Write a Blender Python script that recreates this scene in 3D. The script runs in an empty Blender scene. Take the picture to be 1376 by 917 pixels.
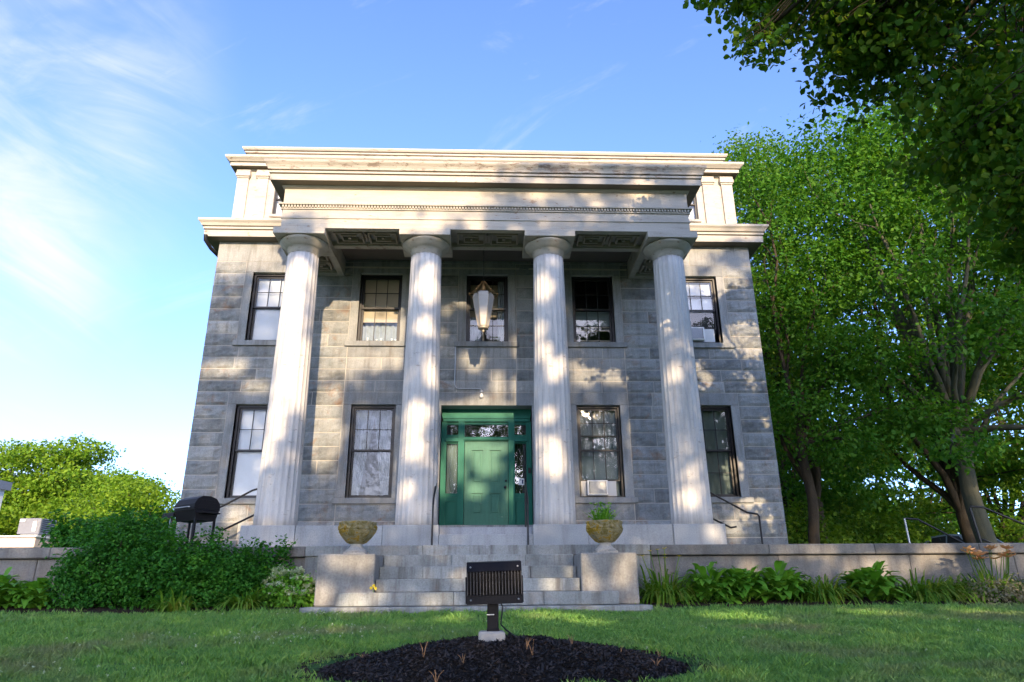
import bpy, math, random
import numpy as np
from mathutils import Vector, noise
random.seed(7); RNG = np.random.default_rng(11)
SC = bpy.context.scene
COL = SC.collection
PI = math.pi
def rad(a): return math.radians(a)

# ------------------------------------------------------------------ materials
class NT:
    """small node-tree helper"""
    def __init__(s, name):
        s.m = bpy.data.materials.new(name); s.m.use_nodes = True
        s.t = s.m.node_tree; s.n = s.t.nodes; s.n.clear()
        s.out = s.n.new('ShaderNodeOutputMaterial')
    def new(s, typ, **kw):
        n = s.n.new(typ)
        for k, v in kw.items():
            if k in n.inputs.keys(): n.inputs[k].default_value = v
            else: setattr(n, k, v)
        return n
    def link(s, a, b): s.t.links.new(a, b)
    def coord(s, scale=(1, 1, 1), rot=(0, 0, 0), kind='Object'):
        tc = s.new('ShaderNodeTexCoord'); mp = s.new('ShaderNodeMapping')
        mp.inputs['Scale'].default_value = scale; mp.inputs['Rotation'].default_value = rot
        s.link(tc.outputs[kind], mp.inputs['Vector']); return mp.outputs['Vector']
    def noise(s, vec, scale, detail=4, rough=.55, dist=0):
        n = s.new('ShaderNodeTexNoise'); n.inputs['Scale'].default_value = scale
        n.inputs['Detail'].default_value = detail; n.inputs['Roughness'].default_value = rough
        n.inputs['Distortion'].default_value = dist
        s.link(vec, n.inputs['Vector']); return n.outputs['Fac']
    def ramp(s, fac, stops):
        r = s.new('ShaderNodeValToRGB'); e = r.color_ramp.elements
        while len(e) < len(stops): e.new(.5)
        for el, (p, c) in zip(e, stops):
            el.position = p; el.color = (*c, 1) if len(c) == 3 else c
        s.link(fac, r.inputs['Fac']); return r.outputs['Color']
    def mix(s, fac, a, b, blend='MIX'):
        m = s.new('ShaderNodeMix', data_type='RGBA', blend_type=blend)
        for sock, v in ((m.inputs[0], fac), (m.inputs[6], a), (m.inputs[7], b)):
            if isinstance(v, bpy.types.NodeSocket): s.link(v, sock)
            elif isinstance(v, (int, float)): sock.default_value = v
            else: sock.default_value = (*v, 1)
        return m.outputs[2]
    def math(s, op, a, b=0.0, clamp=False):
        m = s.new('ShaderNodeMath', operation=op); m.use_clamp = clamp
        for sock, v in zip(m.inputs, (a, b)):
            if isinstance(v, bpy.types.NodeSocket): s.link(v, sock)
            else: sock.default_value = v
        return m.outputs[0]
    def island(s): return s.new('ShaderNodeNewGeometry').outputs['Random Per Island']
    def bump(s, h, strength=.3, dist=.02):
        b = s.new('ShaderNodeBump'); b.inputs['Strength'].default_value = strength; b.inputs['Distance'].default_value = dist
        s.link(h, b.inputs['Height']); return b.outputs['Normal']
    def bsdf(s, col, rough=.7, normal=None, metal=0, spec=.4):
        p = s.new('ShaderNodeBsdfPrincipled')
        for key, v in (('Base Color', col), ('Roughness', rough), ('Metallic', metal), ('Specular IOR Level', spec)):
            if isinstance(v, bpy.types.NodeSocket): s.link(v, p.inputs[key])
            elif isinstance(v, (int, float)): p.inputs[key].default_value = v
            else: p.inputs[key].default_value = (*v, 1)
        if normal: s.link(normal, p.inputs['Normal'])
        return p.outputs[0]
    def done(s, sh): s.link(sh, s.out.inputs['Surface']); return s.m

def stone_mat(name, dark, light, var=.35, grain=60, bump=.35, rust=0.0, streak=0.0, blotch=1.3):
    k = NT(name); v = k.coord()
    isl = k.island()
    base = k.ramp(isl, [(0, tuple(c*(1-var) for c in dark)), (.55, dark), (1, light)])
    n1 = k.noise(v, blotch, 5, .65)
    c = k.mix(k.ramp(n1, [(.3, (0, 0, 0)), (.72, (.85,)*3)]), base, light)
    n2 = k.noise(v, grain, 3, .7)
    c = k.mix(.55, c, k.ramp(n2, [(.25, (.45,)*3), (.5, (1, 1, 1)), (.8, (1.35,)*3)]), 'MULTIPLY')
    if streak:
        sv = k.coord((2.2, 2.2, .22)); st = k.noise(sv, 3.2, 5, .65)
        c = k.mix(k.math('MULTIPLY', k.ramp(st, [(.48, (0, 0, 0)), (.68, (1, 1, 1))]), streak), c, (.11, .1, .09))
    if rust:
        rv = k.noise(v, 2.3, 5, .7, .6)
        c = k.mix(k.math('MULTIPLY', k.ramp(rv, [(.56, (0, 0, 0)), (.74, (1, 1, 1))]), rust), c, (.25, .13, .06))
    h = k.noise(v, grain*.35, 6, .7)
    return k.done(k.bsdf(c, .85, k.bump(h, bump, .02), spec=.25))

def paint_mat(name, base, dirt, peel=None, peel_amt=0.0, streak=.5, rough=.6, vscale=(3, 3, .35)):
    k = NT(name); v = k.coord()
    sv = k.coord(vscale); st = k.noise(sv, 3.0, 6, .7)
    c = k.mix(k.math('MULTIPLY', k.ramp(st, [(.42, (0, 0, 0)), (.72, (1, 1, 1))]), streak), base, dirt)
    n = k.noise(v, 1.1, 5, .6)
    c = k.mix(k.ramp(n, [(.4, (0, 0, 0)), (.75, (.35,)*3)]), c, dirt)
    fine = k.noise(v, 35, 4, .7)
    c = k.mix(.25, c, k.ramp(fine, [(.3, (.7,)*3), (.6, (1.1,)*3)]), 'MULTIPLY')
    h = fine
    if peel:
        pv = k.coord((1, 1, 3.2)); pn = k.noise(pv, 4.5, 8, .72, .5)
        big = k.noise(v, .55, 3, .5)
        f = k.ramp(k.math('ADD', pn, k.math('MULTIPLY', big, .28)), [(.84-peel_amt, (0, 0, 0)), (.865-peel_amt, (1, 1, 1))])
        c = k.mix(f, c, peel); h = k.math('SUBTRACT', fine, f)
    return k.done(k.bsdf(c, rough, k.bump(h, .25, .01), spec=.3))

def plain_mat(name, col, rough=.5, metal=0, var=.15, scale=12, bump=.08, spec=.4):
    k = NT(name); v = k.coord(); n = k.noise(v, scale, 5, .6)
    c = k.mix(n, tuple(x*(1-var) for x in col), tuple(min(1, x*(1+var)) for x in col))
    r = k.math('ADD', rough-.08, k.math('MULTIPLY', n, .16))
    return k.done(k.bsdf(c, r, k.bump(k.noise(v, scale*4, 4, .6), bump, .01), metal, spec))

def leaf_mat(name, cols, trans=.35, rough=.45, spec=.3, clump=1.1, tint=None):
    k = NT(name); isl = k.island(); v = k.coord()
    stops = [(i/(len(cols)-1), c) for i, c in enumerate(cols)]
    fac = k.math('ADD', k.math('MULTIPLY', isl, .5), k.math('MULTIPLY', k.noise(v, clump, 3, .6), .62), True)
    c = k.ramp(fac, stops)
    s1 = k.bsdf(c, rough, spec=spec)
    tr = k.new('ShaderNodeBsdfTranslucent')
    tc = k.mix(1.0, c, tint or (1.5, 1.35, .5), 'MULTIPLY'); k.link(tc, tr.inputs['Color'])
    ms = k.new('ShaderNodeMixShader'); ms.inputs[0].default_value = trans
    k.link(s1, ms.inputs[1]); k.link(tr.outputs[0], ms.inputs[2])
    return k.done(ms.outputs[0])

def glass_mat(name, tint=(.9, .93, .95), refl=.10, wav=.015):
    k = NT(name); v = k.coord()
    tr = k.new('ShaderNodeBsdfTransparent'); tr.inputs['Color'].default_value = (*tint, 1)
    gl = k.new('ShaderNodeBsdfGlossy'); gl.inputs['Roughness'].default_value = .02
    nm = k.bump(k.noise(v, 2.2, 2, .5), .25, wav); k.link(nm, gl.inputs['Normal'])
    fr = k.new('ShaderNodeFresnel'); fr.inputs['IOR'].default_value = 1.5
    f = k.math('ADD', fr.outputs[0], refl, True)
    ms = k.new('ShaderNodeMixShader'); k.link(f, ms.inputs[0]); k.link(tr.outputs[0], ms.inputs[1]); k.link(gl.outputs[0], ms.inputs[2])
    return k.done(ms.outputs[0])

M = {}
M['stone'] = stone_mat('granite_ashlar', (.175, .195, .198), (.35, .355, .34), .5, 45, .9, rust=.7, streak=.45, blotch=2.2)
M['smooth'] = stone_mat('smooth_granite', (.235, .25, .252), (.335, .34, .33), .22, 55, .3, rust=.25, streak=.55, blotch=1.8)
M['mortar'] = plain_mat('mortar', (.42, .40, .36), .9, 0, .2, 6)
M['step'] = stone_mat('step_granite', (.21, .23, .225), (.34, .355, .345), .2, 40, .45, rust=.3, streak=.8, blotch=1.6)
M['cheek'] = stone_mat('pedestal_granite', (.19, .19, .18), (.30, .295, .28), .1, 35, .5, rust=.35, streak=.4, blotch=2.6)
M['rwall'] = stone_mat('retaining_granite', (.13, .13, .125), (.25, .24, .225), .25, 40, .5, rust=.12, streak=.6)
M['plinth'] = stone_mat('plinth_granite', (.31, .325, .34), (.4, .41, .42), .1, 60, .12, streak=.25)
M['paint'] = paint_mat('weathered_paint', (.46, .425, .36), (.27, .24, .2), (.26, .19, .14), .09, .5, vscale=(.35, 3, 3))
M['peel'] = paint_mat('peeling_paint', (.44, .40, .335), (.26, .23, .2), (.22, .175, .14), .165, .65, vscale=(.35, 3, 3))
M['column'] = paint_mat('column_paint', (.63, .61, .575), (.33, .31, .29), (.36, .33, .3), .10, .75, vscale=(4, 4, .25))
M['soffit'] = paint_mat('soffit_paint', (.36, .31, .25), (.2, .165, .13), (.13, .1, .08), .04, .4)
M['soffit_board'] = paint_mat('shaded_dirty_soffit', (.17, .145, .11), (.09, .075, .055), None, 0, .6, vscale=(.5, 3, 3))  # shade under the cornices darkened into the colour, along with dirt
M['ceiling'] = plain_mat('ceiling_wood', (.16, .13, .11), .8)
M['black'] = plain_mat('black_window_paint', (.014, .014, .016), .4)
M['white_sash'] = plain_mat('sash_bead', (.38, .36, .33), .5)
M['glass'] = glass_mat('window_glass', (.9, .93, .95), .02)
M['glass_mirror'] = glass_mat('old_window_glass', (.85, .88, .9), .035, .03)
M['blind'] = plain_mat('white_blind', (.74, .75, .76), .8, 0, .06, 3)
M['shade'] = plain_mat('tan_shade', (.5, .42, .31), .85, 0, .1, 5)
M['curtain'] = plain_mat('lace_curtain', (.27, .31, .34), .9, 0, .25, 9)
M['darkcloth'] = plain_mat('grey_green_curtain', (.2, .25, .24), .9, 0, .2, 3)
M['dark'] = plain_mat('dark_interior', (.02, .02, .022), .9)
M['screen'] = plain_mat('dark_screen', (.035, .035, .04), .6)
def green_mat():
    k = NT('green_door_paint'); v = k.coord(); n = k.noise(v, 2.5, 5, .65)
    c = k.mix(n, (.010, .112, .078), (.02, .165, .112))
    sv = k.coord((6, 6, .8)); c = k.mix(k.ramp(k.noise(sv, 4, 6, .7), [(.55, (0, 0, 0)), (.8, (.25,)*3)]), c, (.03, .16, .1))
    return k.done(k.bsdf(c, .5, k.bump(k.noise(v, 30, 4, .6), .08, .01), spec=.15))
M['green'] = green_mat()
M['door_green'] = paint_mat('faded_door_paint', (.03, .155, .105), (.015, .10, .07), (.10, .2, .15), .06, .5, .5, (6, 6, .6))
M['brass'] = plain_mat('aged_brass', (.22, .13, .05), .5, .8)
M['pale_metal'] = plain_mat('pale_lantern_frame', (.36, .31, .24), .5, .4)
M['frost'] = plain_mat('frosted_glass', (.41, .39, .36), .45, 0, .2, 6)
M['iron'] = plain_mat('black_iron', (.018, .019, .022), .4, .3)
M['pipe'] = plain_mat('galvanized_conduit', (.4, .42, .44), .4, .6)
M['white'] = plain_mat('white_plastic', (.72, .72, .70), .45, 0, .05)
M['vent_dark'] = plain_mat('dark_slot', (.03, .026, .022), .9)
M['paper'] = plain_mat('paper', (.75, .78, .8), .8, 0, .03)
M['ink'] = plain_mat('blue_ink', (.02, .05, .12), .8)
M['roof'] = plain_mat('roof_felt', (.09, .09, .09), .9)
M['grill'] = plain_mat('grill_enamel', (.011, .010, .011), .5, 0, .3, 12, .08, .12)
M['steel'] = plain_mat('grill_steel', (.35, .35, .36), .4, .8)
M['fix'] = plain_mat('black_fixture', (.008, .008, .011), .5, 0, .3, 20, .1, .12)
M['fin'] = plain_mat('fin_metal', (.03, .032, .04), .45, .2, .3, 20, .1, .4)
M['concrete'] = plain_mat('concrete_pad', (.36, .34, .31), .9, 0, .25, 14, .4)
M['lens'] = glass_mat('lamp_glass', (.9, .9, .9), .15)
def urn_mat():
    k = NT('mossy_urn'); v = k.coord(); n = k.noise(v, 7, 6, .7, .6)
    c = k.ramp(n, [(.3, (.045, .04, .012)), (.4, (.16, .125, .03)), (.5, (.27, .24, .15)), (.56, (.30, .19, .02)), (.66, (.17, .115, .01)), (.8, (.06, .055, .012))])
    return k.done(k.bsdf(c, .9, k.bump(k.noise(v, 40, 5, .7), .6, .02), spec=.2))
M['urn'] = urn_mat()
M['urn_base'] = stone_mat('urn_base', (.26, .25, .22), (.38, .36, .32), .05, 40, .3)
def bark(name, a, b, sc=5):
    k = NT(name); v = k.coord((1, 1, .3)); n = k.noise(v, sc, 7, .7, .4)
    return k.done(k.bsdf(k.mix(n, a, b), .95, k.bump(n, .8, .05), spec=.15))
M['bark_dark'] = bark('dark_bark', (.025, .02, .015), (.08, .065, .045), 9)
M['bark_grey'] = bark('grey_beech_bark', (.045, .048, .034), (.12, .12, .085), 4)
M['maple'] = leaf_mat('overhanging_leaves', [(.016, .065, .006), (.035, .115, .010), (.075, .17, .014), (.17, .22, .02)], .42, .5, .15, .8)
M['wood1'] = leaf_mat('deep_green_leaves', [(.012, .06, .007), (.038, .135, .013), (.08, .21, .02), (.15, .28, .03)], .45, .5, .15, .9)
M['wood2'] = leaf_mat('yellow_green_leaves', [(.016, .07, .007), (.06, .15, .013), (.125, .23, .02), (.22, .30, .033)], .45, .5, .15, .9)
M['sunny'] = leaf_mat('sunlit_leaves', [(.025, .085, .006), (.085, .19, .013), (.165, .285, .022), (.27, .37, .035)], .42, .5, .15, 1.0)
M['bush'] = leaf_mat('shrub_leaves', [(.010, .06, .008), (.022, .115, .013), (.045, .18, .02), (.085, .24, .03)], .32, .45, .14, 1.5)
M['hosta'] = leaf_mat('hosta_leaves', [(.04, .15, .014), (.08, .25, .022), (.14, .34, .035), (.23, .42, .06)], .35, .45, .18, 2.0)
M['blade'] = leaf_mat('daylily_leaves', [(.03, .10, .01), (.065, .17, .015), (.12, .24, .025), (.26, .25, .05)], .35, .5, .15, 1.5)
M['pale_flower'] = leaf_mat('pale_flowers', [(.28, .38, .22), (.42, .5, .34), (.58, .62, .48)], .25, .7, .2)
M['orange_flower'] = leaf_mat('orange_petals', [(.65, .30, .12), (.78, .45, .22), (.8, .55, .32)], .3, .6, .2, 1, (1, .8, .5))
M['grey_plant'] = leaf_mat('grey_green_leaves', [(.12, .14, .07), (.2, .2, .12), (.3, .26, .2)], .25, .7, .2)
M['yellow_flower'] = leaf_mat('yellow_petals', [(.5, .4, .02), (.7, .55, .05)], .25, .6, .2)
M['twig'] = plain_mat('dry_twig', (.28, .16, .08), .9)

# ------------------------------------------------------------------ mesh builder
class MB:
    def __init__(s): s.v = []; s.f = []; s.sm = []
    def add(s, vs, fs, smooth=False):
        b = len(s.v); s.v += [tuple(p) for p in vs]
        for f in fs: s.f.append([b+i for i in f]); s.sm.append(smooth)
        return s
    def box(s, x0, x1, y0, y1, z0, z1, bev=0.0):
        if bev <= 0:
            vs = [(x, y, z) for z in (z0, z1) for y in (y0, y1) for x in (x0, x1)]
            return s.add(vs, [(0, 2, 3, 1), (4, 5, 7, 6), (0, 1, 5, 4), (2, 6, 7, 3), (0, 4, 6, 2), (1, 3, 7, 5)])
        b = min(bev, (x1-x0)/3, (y1-y0)/3, (z1-z0)/3); vs = []
        cs = [(sx, sy, sz) for sz in (0, 1) for sy in (0, 1) for sx in (0, 1)]
        X, Y, Z = (x0, x1), (y0, y1), (z0, z1); idx = {}
        for c in cs:
            p = [X[c[0]], Y[c[1]], Z[c[2]]]; d = [b*(1-2*c[0]), b*(1-2*c[1]), b*(1-2*c[2])]
            for a in range(3):       # vertex on the face normal to axis a
                q = [p[i] + (0 if i == a else d[i]) for i in range(3)]
                idx[c, a] = len(vs); vs.append(tuple(q))
        fs = []
        for a in range(3):
            o = [i for i in range(3) if i != a]
            for side in (0, 1):
                ring = []
                for u, w in ((0, 0), (1, 0), (1, 1), (0, 1)):
                    c = [0, 0, 0]; c[a] = side; c[o[0]] = u; c[o[1]] = w; ring.append(idx[tuple(c), a])
                fs.append(ring)
            # edges parallel to axis a
            for u in (0, 1):
                for w in (0, 1):
                    c0 = [0, 0, 0]; c0[o[0]] = u; c0[o[1]] = w; c1 = list(c0); c1[a] = 1
                    c0, c1 = tuple(c0), tuple(c1)
                    fs.append([idx[c0, o[0]], idx[c1, o[0]], idx[c1, o[1]], idx[c0, o[1]]])
        for c in cs: fs.append([idx[c, 0], idx[c, 1], idx[c, 2]])
        return s.add(vs, fs)
    def tube(s, pts, radii, n=8, caps=True, smooth=True):
        pts = [Vector(p) for p in pts]
        if not hasattr(radii, '__len__'): radii = [radii]*len(pts)
        vs = []; fs = []; ref = None
        for i, p in enumerate(pts):
            t = (pts[min(i+1, len(pts)-1)] - pts[max(i-1, 0)]).normalized()
            if ref is None: ref = t.orthogonal().normalized()
            ref = (ref - t*ref.dot(t)).normalized(); bi = t.cross(ref)
            for k in range(n):
                a = 2*PI*k/n; vs.append(p + (ref*math.cos(a) + bi*math.sin(a))*radii[i])
        for i in range(len(pts)-1):
            for k in range(n):
                fs.append([i*n+k, i*n+(k+1) % n, (i+1)*n+(k+1) % n, (i+1)*n+k])
        s.add(vs, fs, smooth)
        if caps: s.add([vs[k] for k in range(n)][::-1], [list(range(n))]); s.add(vs[-n:], [list(range(n))])
        return s
    def lathe(s, prof, c=(0, 0, 0), n=32, smooth=True, rfun=None):
        vs = []; fs = []
        for (r, z) in prof:
            for k in range(n):
                a = 2*PI*k/n; rr = r if rfun is None else r*rfun(a, z)
                vs.append((c[0]+rr*math.cos(a), c[1]+rr*math.sin(a), c[2]+z))
        for i in range(len(prof)-1):
            for k in range(n): fs.append([i*n+k, i*n+(k+1) % n, (i+1)*n+(k+1) % n, (i+1)*n+k])
        fs.append(list(range(n))[::-1]); fs.append([(len(prof)-1)*n+k for k in range(n)])
        return s.add(vs, fs, smooth)
    def prism(s, poly, axis, a0, a1):
        """poly = 2D points in the plane normal to axis ('x': (y,z), 'y': (x,z), 'z': (x,y))"""
        def P(q, a): return {'x': (a, q[0], q[1]), 'y': (q[0], a, q[1]), 'z': (q[0], q[1], a)}[axis]
        n = len(poly); vs = [P(q, a0) for q in poly] + [P(q, a1) for q in poly]
        fs = [list(range(n))[::-1], [n+i for i in range(n)]] + [[i, (i+1) % n, n+(i+1) % n, n+i] for i in range(n)]
        return s.add(vs, fs)
    def rings(s, prof, x0, x1, y0, y1, back=False):
        """moulding profile [(offset, z)] run round a rectangle with mitred corners; back=True also offsets the far side"""
        vs = []; fs = []
        for e, z in prof:
            yb = y1 + (e if back else 0)
            vs += [(x0-e, y0-e, z), (x1+e, y0-e, z), (x1+e, yb, z), (x0-e, yb, z)]
        for i in range(len(prof)-1):
            for k in range(4):
                fs.append([i*4+k, i*4+(k+1) % 4, (i+1)*4+(k+1) % 4, (i+1)*4+k])
        return s.add(vs, fs)
    def build(s, name, mat, parent=None, org=(0, 0, 0)):
        me = bpy.data.meshes.new(name)
        me.from_pydata([(p[0]-org[0], p[1]-org[1], p[2]-org[2]) for p in s.v], [], s.f)
        me.polygons.foreach_set('use_smooth', s.sm)
        me.materials.append(M[mat] if isinstance(mat, str) else mat)
        me.update(); fix_normals(me)
        o = bpy.data.objects.new(name, me); COL.objects.link(o)
        if parent is not None: o.parent = parent
        return o

import bmesh
def fix_normals(me):
    b = bmesh.new(); b.from_mesh(me); bmesh.ops.recalc_face_normals(b, faces=b.faces); b.to_mesh(me); b.free()

def tag(o, label=None, cat=None, group=None, kind=None):
    if label: o['label'] = label
    if cat: o['category'] = cat
    if group: o['group'] = group
    if kind: o['kind'] = kind
    return o
class Thing:
    """an Empty at the thing's base with parts that are meshes of their own"""
    def __init__(s, name, label, cat, org, group=None):
        s.org = org; s.o = bpy.data.objects.new(name, None); COL.objects.link(s.o)
        s.o.location = org; s.o.empty_display_size = .2; tag(s.o, label, cat, group)
    def part(s, name, mb, mat, parent=None, label=None):
        o = mb.build(name, mat, parent or s.o, s.org)
        if label: o['label'] = label
        return o
def solo(name, mb, mat, label, cat, org, group=None):
    o = mb.build(name, mat, None, org); o.location = org; return tag(o, label, cat, group)
def struct(name, mb, mat):
    return tag(mb.build(name, mat), kind='structure')

# ------------------------------------------------------------------ fast meshes for leaves and blades
def raw_mesh(name, verts, per, mat, parent=None, org=(0, 0, 0), smooth=False):
    """verts: (N, per, 3); one polygon of `per` corners for each item"""
    n = verts.shape[0]; v = (verts.reshape(-1, 3) - np.array(org)).astype(np.float32)
    me = bpy.data.meshes.new(name); me.vertices.add(n*per); me.vertices.foreach_set('co', v.ravel())
    me.loops.add(n*per); me.loops.foreach_set('vertex_index', np.arange(n*per, dtype=np.int32))
    me.polygons.add(n); me.polygons.foreach_set('loop_start', np.arange(0, n*per, per, dtype=np.int32))
    me.polygons.foreach_set('loop_total', np.full(n, per, dtype=np.int32))
    me.materials.append(M[mat] if isinstance(mat, str) else mat); me.update(calc_edges=True)
    o = bpy.data.objects.new(name, me); COL.objects.link(o)
    if parent is not None: o.parent = parent
    return o
def unit(a): return a/np.maximum(np.linalg.norm(a, axis=-1, keepdims=True), 1e-9)
def leaf_quads(c, size, asp=.62, up=.5, droop=.0, outward=None, fold=.12):
    """c (N,3) centres, size (N,): one pointed leaf (folded six-corner outline kept as two quads) each -> (2N,4,3)"""
    n = len(c); nrm = RNG.normal(size=(n, 3)); nrm[:, 2] = np.abs(nrm[:, 2])*.6 + up
    if outward is not None: nrm += outward*.7
    nrm = unit(nrm); d = RNG.normal(size=(n, 3)); d[:, 2] -= droop; d = unit(d - nrm*np.sum(d*nrm, 1, keepdims=True)); b = np.cross(nrm, d)
    L = (size*.5)[:, None]; W = L*asp
    base = c - d*L; tip = c + d*L*1.05 - nrm*L*.15
    r1 = c - d*L*.35 + b*W + nrm*L*fold; r2 = c + d*L*.35 + b*W*.85 + nrm*L*fold
    l1 = c - d*L*.35 - b*W + nrm*L*fold; l2 = c + d*L*.35 - b*W*.85 + nrm*L*fold
    return np.concatenate([np.stack([base, r1, r2, tip], 1), np.stack([base, tip, l2, l1], 1)], 0), None
def leaf_simple(c, size, asp=.6, up=.4, outward=None):
    n = len(c); nrm = RNG.normal(size=(n, 3)); nrm[:, 2] = np.abs(nrm[:, 2])*.7 + up
    if outward is not None: nrm += outward*.8
    nrm = unit(nrm); d = unit(np.cross(nrm, RNG.normal(size=(n, 3)))); b = np.cross(nrm, d)
    L = (size*.5)[:, None]; W = L*asp
    return np.stack([c-d*L, c-d*L*.05+b*W, c+d*L-nrm*L*.25, c-d*L*.05-b*W], 1)
def leaves_mesh(name, c, size, mat, parent, org, fine=False, **kw):
    if fine:
        q, _ = leaf_quads(c, size, **kw); n = len(c)
        # weld the two halves so that one leaf is one island
        v = np.concatenate([q[:n], q[n:][:, 2:4]], 1)          # base r1 r2 tip l2 l1
        v = (v.reshape(-1, 3) - np.array(org)).astype(np.float32)
        me = bpy.data.meshes.new(name); me.vertices.add(n*6); me.vertices.foreach_set('co', v.ravel())
        idx = (np.arange(n)[:, None]*6 + np.array([[0, 1, 2, 3, 0, 3, 4, 5]])).astype(np.int32)
        me.loops.add(n*8); me.loops.foreach_set('vertex_index', idx.ravel())
        me.polygons.add(n*2); me.polygons.foreach_set('loop_start', np.arange(0, n*8, 4, dtype=np.int32))
        me.polygons.foreach_set('loop_total', np.full(n*2, 4, dtype=np.int32))
        me.materials.append(M[mat]); me.update(calc_edges=True)
        o = bpy.data.objects.new(name, me); COL.objects.link(o); o.parent = parent; return o
    return raw_mesh(name, leaf_simple(c, size, **kw), 4, mat, parent, org)
# ------------------------------------------------------------------ frame: camera at the origin, +y towards the house
BX, WY = -.11, 16.7                 # house axis and front wall plane
SUNV = np.array([.15, -1.0, .27])   # towards the sun
def lawn_z(x, y):
    z = -.30 - .044*(10.5-max(y, 2.0)) if y < 10.5 else -.30 + .055*(min(y, 12.4)-10.5)
    return z + .018*noise.noise(Vector((x*.5, y*.5, 0))) + .008*noise.noise(Vector((x*2, y*2, 3)))

# ================================================================== house
H = Thing('stone_mansion', 'grey granite Greek Revival mansion with four white columns and a green front door', 'house', (0, WY, .72))
def hp(name, mb, mat, parent=None, label=None): return H.part(name, mb, mat, parent, label)
WINC = [-5.58, -2.78, 0.0, 2.78, 5.58]
HW = .545
openings = []                       # (x0,x1,z0,z1) through the wall
for c in WINC: openings.append((c-HW, c+HW, 5.99, 7.89))
for c in (-5.58, -2.78, 2.78, 5.58): openings.append((c-HW, c+HW, 2.07, 4.33))
openings.append((-1.12, 1.12, .72, 4.31))
# stone backing (also the mortar that shows in the joints), with real openings
mb = MB()
xs = sorted({-7.12, 7.12, *[o[0] for o in openings], *[o[1] for o in openings]})
zs = sorted({.72, 8.8, *[o[2] for o in openings], *[o[3] for o in openings]})
for j in range(len(zs)-1):
    run = None
    for i in range(len(xs)-1):
        xm, zm = (xs[i]+xs[i+1])/2, (zs[j]+zs[j+1])/2
        hole = any(a < xm < b and p < zm < q for a, b, p, q in openings)
        if not hole: run = [xs[i] if run is None else run[0], xs[i+1]]
        if (hole or i == len(xs)-2) and run:
            mb.box(run[0], run[1], WY+.012, WY+.40, zs[j], zs[j+1]); run = None
wall = hp('wall', mb, 'mortar')
mb = MB()
mb.box(-7.12, -6.8, WY+.41, 29.6, .72, 8.8); mb.box(6.8, 7.12, WY+.41, 29.6, .72, 8.8); mb.box(-7.12, 7.12, 29.61, 30, .72, 8.8)
mb.box(-6.79, 6.79, WY+.42, 29.6, 5.2, 5.3); mb.box(-6.79, 6.79, WY+.42, 29.6, .73, .8)
mb.box(-6.79, 6.79, 21, 21.1, .85, 8.7)
hp('side_wall', mb, 'smooth')
# ashlar blocks
courses = [.725, 1.13, 1.53, 1.93] + [1.93+.34*i for i in range(1, 9)] + [4.65+.30*i for i in range(1, 5)] + [5.85+(8.2-5.85)/7*i for i in range(1, 8)] + [8.78]
def block(mb, x0, x1, z0, z1, rough):
    g = .010; x0 += g; x1 -= g; z0 += g; z1 -= g
    nx = max(3, int((x1-x0)/.09)); nz = 5; sd = random.uniform(0, 100); yb = WY+.02
    t = random.uniform(.004, .014)
    vs = []; fs = []
    for j in range(nz+1):
        for i in range(nx+1):
            u, w = i/nx, j/nz
            x, z = x0+(x1-x0)*u, z0+(z1-z0)*w
            edge = i in (0, nx) or j in (0, nz)
            if edge: y = WY + .004
            else: y = WY - t*rough - rough*(.030*(noise.noise(Vector((x*5+sd, z*7, sd)))+.35) + .014*noise.noise(Vector((x*17, z*19, sd))))
            if edge:
                x += .004*noise.noise(Vector((x*9, z*9, sd))); z += .005*noise.noise(Vector((x*6, z*9, sd+9)))
            vs.append((x, y, z))
    for j in range(nz):
        for i in range(nx): a = j*(nx+1)+i; fs.append([a, a+1, a+nx+2, a+nx+1])
    n0 = len(vs); ring = [i for i in range(nx+1)] + [j*(nx+1)+nx for j in range(1, nz+1)] + [nz*(nx+1)+i for i in range(nx-1, -1, -1)] + [j*(nx+1) for j in range(nz-1, 0, -1)]
    for r in ring: vs.append((vs[r][0], yb, vs[r][2]))
    m = len(ring)
    for q in range(m): fs.append([ring[(q+1) % m], ring[q], n0+q, n0+(q+1) % m])
    mb.add(vs, fs)
mb_r, mb_s = MB(), MB()
SUR = .755
for k in range(len(courses)-1):
    z0, z1 = courses[k], courses[k+1]; zm = (z0+z1)/2
    blocked = []
    if 1.93 < zm < 4.65: blocked += [(c-SUR, c+SUR) for c in (-5.58, -2.78, 2.78, 5.58)]
    if 5.85 < zm < 8.2: blocked += [(c-SUR, c+SUR) for c in WINC]
    if zm < 4.65: blocked.append((-1.36, 1.36))
    blocked.sort(); x = -7.13; segs = []
    for a, b in blocked: segs.append((x, a)); x = b
    segs.append((x, 7.13))
    for a, b in segs:
        cuts = [a, b]
        if 4.65 < zm < 5.85:
            cuts += [c+s*SUR for c in (-2.78, 0, 2.78) for s in (-1, 1)] + [4.9, -4.9]
        if zm < 1.93: cuts += [-3.53, 3.53, -2.03, 2.03]
        cuts = sorted(c for c in set(cuts) if a-1e-6 <= c <= b+1e-6)
        for p, q in zip(cuts[:-1], cuts[1:]):
            L = q-p; big = 1.6 if zm > 8.2 or zm < 1.93 else .95
            nb = max(1, int(L/big + random.random()*.9)); pts = [p]
            for i in range(1, nb): pts.append(p + L*(i + random.uniform(-.28, .28))/nb)
            pts.append(q)
            for u, w in zip(pts[:-1], pts[1:]):
                xm = (u+w)/2
                smooth = zm > 8.2 or abs(xm) < 1.36 or (4.65 < zm < 5.85 and abs(abs(xm)-2.78) < SUR)
                block(mb_s if smooth else mb_r, u, w, z0, z1, .28 if smooth else 1.0)
hp('ashlar_stone', mb_r, 'stone'); hp('dressed_stone', mb_s, 'smooth')
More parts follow.
